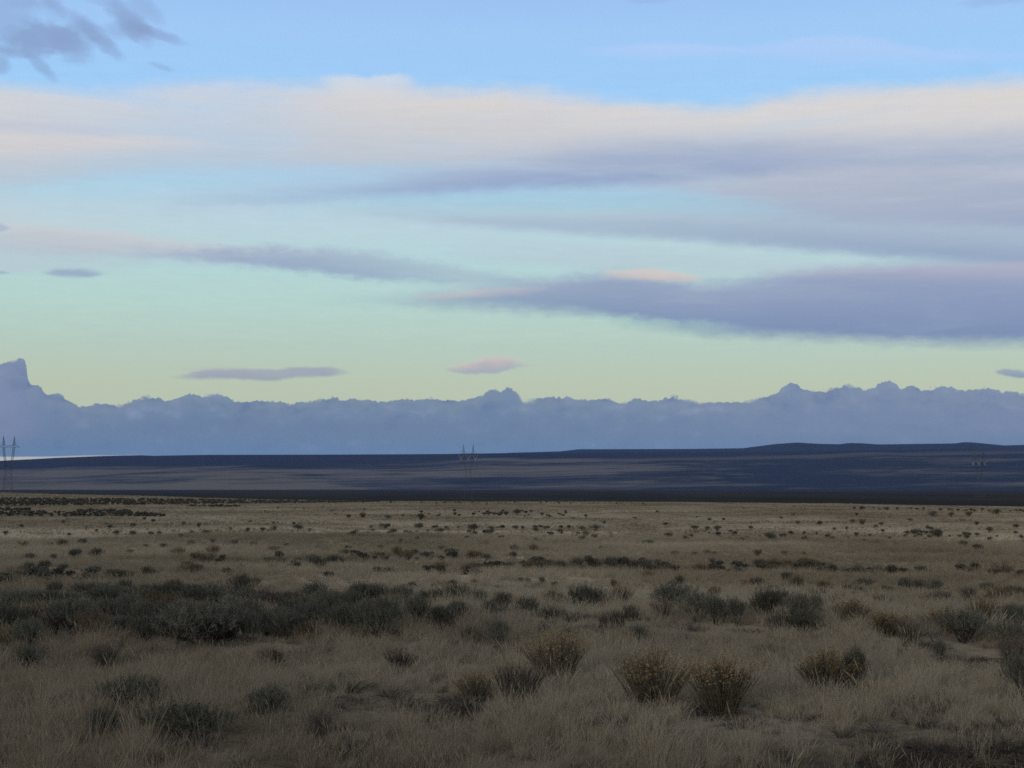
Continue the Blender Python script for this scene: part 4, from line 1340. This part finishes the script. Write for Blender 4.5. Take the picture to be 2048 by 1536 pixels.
for i in range(4):
    a, b = build_sage(700 + i, (.62, .7, .55, .75)[i], 90, 6, 8, .09, .035)
    FARB.append(a.merged(b).mesh('far sagebrush', [M_bark, M_sage]))
for i in range(3):
    a, b = build_rabbit(720 + i, .6, 60, .8, 4)
    for k_ in range(len(a.m)):
        a.m[k_] = 0
    FARB.append(a.merged(b).mesh('far brush', [M_rstem, (M_head, M_rust, M_rleaf)[i]]))
instancer('distant_brush', P, RT, SC_, IX, FARB, 'uncounted dark brush in far strips and specks across the plain')

# low dark litter and dead mats between the grass of the foreground
LIT = []
for i in range(4):
    a, b = build_rabbit(760 + i, (.16, .22, .12, .26)[i], 60, 0, 4, 1.25, 4)
    for k_ in range(len(a.m)):
        a.m[k_] = 0
    LIT.append(a.mesh('litter mat', [(M_twig, M_bark, M_rstem, M_twig)[i]]))
P, RT, SC_, IX = [], [], [], []
xs, ys = wedge(5200, 11.5, 40, 25)
for x, y in zip(xs, ys):
    dn = mnoise.noise(Vector((x * .35, y * .35, 3.0))) + .5 * mnoise.noise(Vector((x * .95, y * .95, 8.0)))
    pr = .06 + (.34 if dn < -.22 else 0) + max(0.0, (22 - y) / 70)
    if grng.random_sample() > pr and dark_corner(x, y) < -.6:
        continue
    s = grng.uniform(.25, .75)
    P.append((x, y, h1(x, y)))
    RT.append((0, 0, grng.uniform(0, 6.28)))
    SC_.append((s, s, s * grng.uniform(.7, 1.3)))
    IX.append(grng.randint(4))
instancer('low_litter', P, RT, SC_, IX, LIT, 'dark dead mats and litter on bare soil between the grass')

# ------------------------------------------------------------------ the power line
def pylon(px, d, base, label, yaw):
    x = d * math.tan(R(azel(px, 940)[0]))
    o = bpy.data.objects.new('transmission_tower', None)
    o.location = (x, d, base)
    o.rotation_euler = (0, 0, yaw)
    o['label'] = label
    o['category'] = 'pylon'
    o['group'] = 'pylons of the power line'
    C.objects.link(o)

    def part(name, mb, mat):
        c_ = bpy.data.objects.new(name, mb.mesh(name, [mat]))
        c_.parent = o
        C.objects.link(c_)

    def lattice(mb, a0, a1, b0, b1, n, r, rl):
        """four posts between two rectangles, laced"""
        (ax, ay, az_, aw, ad), (bx, by, bz, bw, bd) = (a0 if len(a0) == 5 else (*a0, *a1)), (b0 if len(b0) == 5 else (*b0, *b1))
        cor = [(-1, -1), (1, -1), (1, 1), (-1, 1)]

        def pt(c_, t):
            w_, d_ = aw + (bw - aw) * t, ad + (bd - ad) * t
            return Vector((ax + (bx - ax) * t + c_[0] * w_, ay + (by - ay) * t + c_[1] * d_, az_ + (bz - az_) * t))
        for c_ in cor:
            mb.tube([pt(c_, 0), pt(c_, 1)], [r, r * .8], sides=4)
        for k in range(n):
            t0, t1 = k / n, (k + 1) / n
            for i in range(4):
                c0, c1 = cor[i], cor[(i + 1) % 4]
                mb.tube([pt(c0, t0), pt(c1, t1)], [rl, rl], sides=3)
                mb.tube([pt(c1, t0), pt(c0, t1)], [rl, rl], sides=3)
                mb.tube([pt(c0, t1), pt(c1, t1)], [rl, rl], sides=3)

    mb = MB()
    lattice(mb, (0, 0, -1, 3.9, 3.9), None, (0, 0, 25, 2.3, 1.2), None, 7, .09, .04)
    part('lower_body', mb, M_steel)
    for s in (-1, 1):
        mb = MB()
        lattice(mb, (s * 1.7, 0, 25, .6, 1.0), None, (s * 3.5, 0, 34, .75, .9), None, 4, .09, .04)
        lattice(mb, (s * 3.5, 0, 34, .75, .9), None, (s * 4.1, 0, 41, .7, .8), None, 4, .09, .04)
        part('column', mb, M_steel)
        mb = MB()
        lattice(mb, (s * 4.1, 0, 42.4, .9, .8), None, (s * 4.6, 0, 50.5, .07, .07), None, 5, .11, .05)
        part('earthwire_peak', mb, M_steel)
    mb = MB()
    for s in (-1, 1):
        # the arm's tapered end, and half of the bridge between the columns
        q = [Vector((s * 4.9, -.7, 41)), Vector((s * 4.9, .7, 41)), Vector((s * 4.9, -.7, 42.6)), Vector((s * 4.9, .7, 42.6))]
        tip = Vector((s * 9.4, 0, 41))
        for v in q:
            mb.tube([v, tip], [.12, .09], sides=4)
        mb.tube([q[2].lerp(tip, .5), q[0]], [.06, .06], sides=3)
        mb.tube([q[3].lerp(tip, .5), q[1]], [.06, .06], sides=3)
        # knee braces from the peaks to the arm
        mb.tube([Vector((s * 4.4, 0, 46)), Vector((s * 8.6, 0, 41.3))], [.10, .10], sides=3)
    for z in (41, 42.4):
        for y in (-.7, .7):
            mb.tube([Vector((-4.9, y, z)), Vector((4.9, y, z))], [.10, .10], sides=4)
    for i in range(7):
        xx, x2 = -4.9 + i * 1.4, -4.9 + (i + 1) * 1.4
        for y in (-.7, .7):
            mb.tube([Vector((xx, y, 41 if i % 2 else 42.4)), Vector((x2, y, 42.4 if i % 2 else 41))], [.06, .06], sides=3)
    part('crossarm', mb, M_steel)
    for cx in (-6.6, 0.0, 6.6):
        mb = MB()
        low = Vector((cx, 0, 36.4))
        for s in (-1, 1):
            a = Vector((cx + s * 2.0, 0, 40.8))
            n = 12
            for k in range(n):
                p0, p1 = a.lerp(low, k / n), a.lerp(low, (k + .6) / n)
                mb.tube([p0, p0.lerp(p1, .5), p1], [.12, .24, .12], sides=6)
        mb.tube([low + Vector((0, -.5, -.2)), low + Vector((0, .5, -.2))], [.2, .2], sides=6)
        part('insulator_string', mb, M_ins)
    return o


pylon(936.5, 1297.0, -9.0, 'steel lattice pylon whose head just clears the hill skyline, in the middle', 0.10)
pylon(16.5, 1200.0, h1(1200 * math.tan(R(azel(16, 940)[0])), 1200.0), 'lattice pylon on the left edge, half its height against the cloud bank', 0.10)
pylon(1958.5, 1533.0, -10.0, 'faint pylon lost against the dark hills, only its pale insulators showing', 0.10)

# ------------------------------------------------------------------ the air
hz, nt = material('dusk haze')
out = nt.nodes.new('ShaderNodeOutputMaterial')
pv = nt.nodes.new('ShaderNodeVolumePrincipled')
pv.inputs['Color'].default_value = (0.30, 0.45, 0.92, 1)
pv.inputs['Density'].default_value = 2.5e-5
pv.inputs['Anisotropy'].default_value = 0.0
nt.links.new(pv.outputs[0], out.inputs['Volume'])
HZ = 16500.0
z0, z1 = -45.0, 470.0
mb = MB()
c8 = [Vector((sx * HZ, sy * HZ, z)) for z in (z0, z1) for sx, sy in ((-1, -1), (1, -1), (1, 1), (-1, 1))]
mb.v = c8
mb.f = [(3, 2, 1, 0), (4, 5, 6, 7), (0, 1, 5, 4), (1, 2, 6, 5), (2, 3, 7, 6), (3, 0, 4, 7)]
mb.m = [0] * 6
ho = bpy.data.objects.new('haze', mb.mesh('haze', [hz]))
ho['kind'] = 'stuff'
ho['label'] = 'thin blue dusk haze over the whole plain'
ho['category'] = 'haze'
C.objects.link(ho)

scene.cycles.use_adaptive_sampling = True
scene.cycles.adaptive_threshold = 0.01
scene.cycles.adaptive_min_samples = 40
scene.cycles.max_bounces = 4
scene.cycles.diffuse_bounces = 3
scene.cycles.transmission_bounces = 3
scene.cycles.transparent_max_bounces = 4
scene.cycles.volume_bounces = 0
scene.cycles.filter_width = 1.6
scene.cycles.use_denoising = False
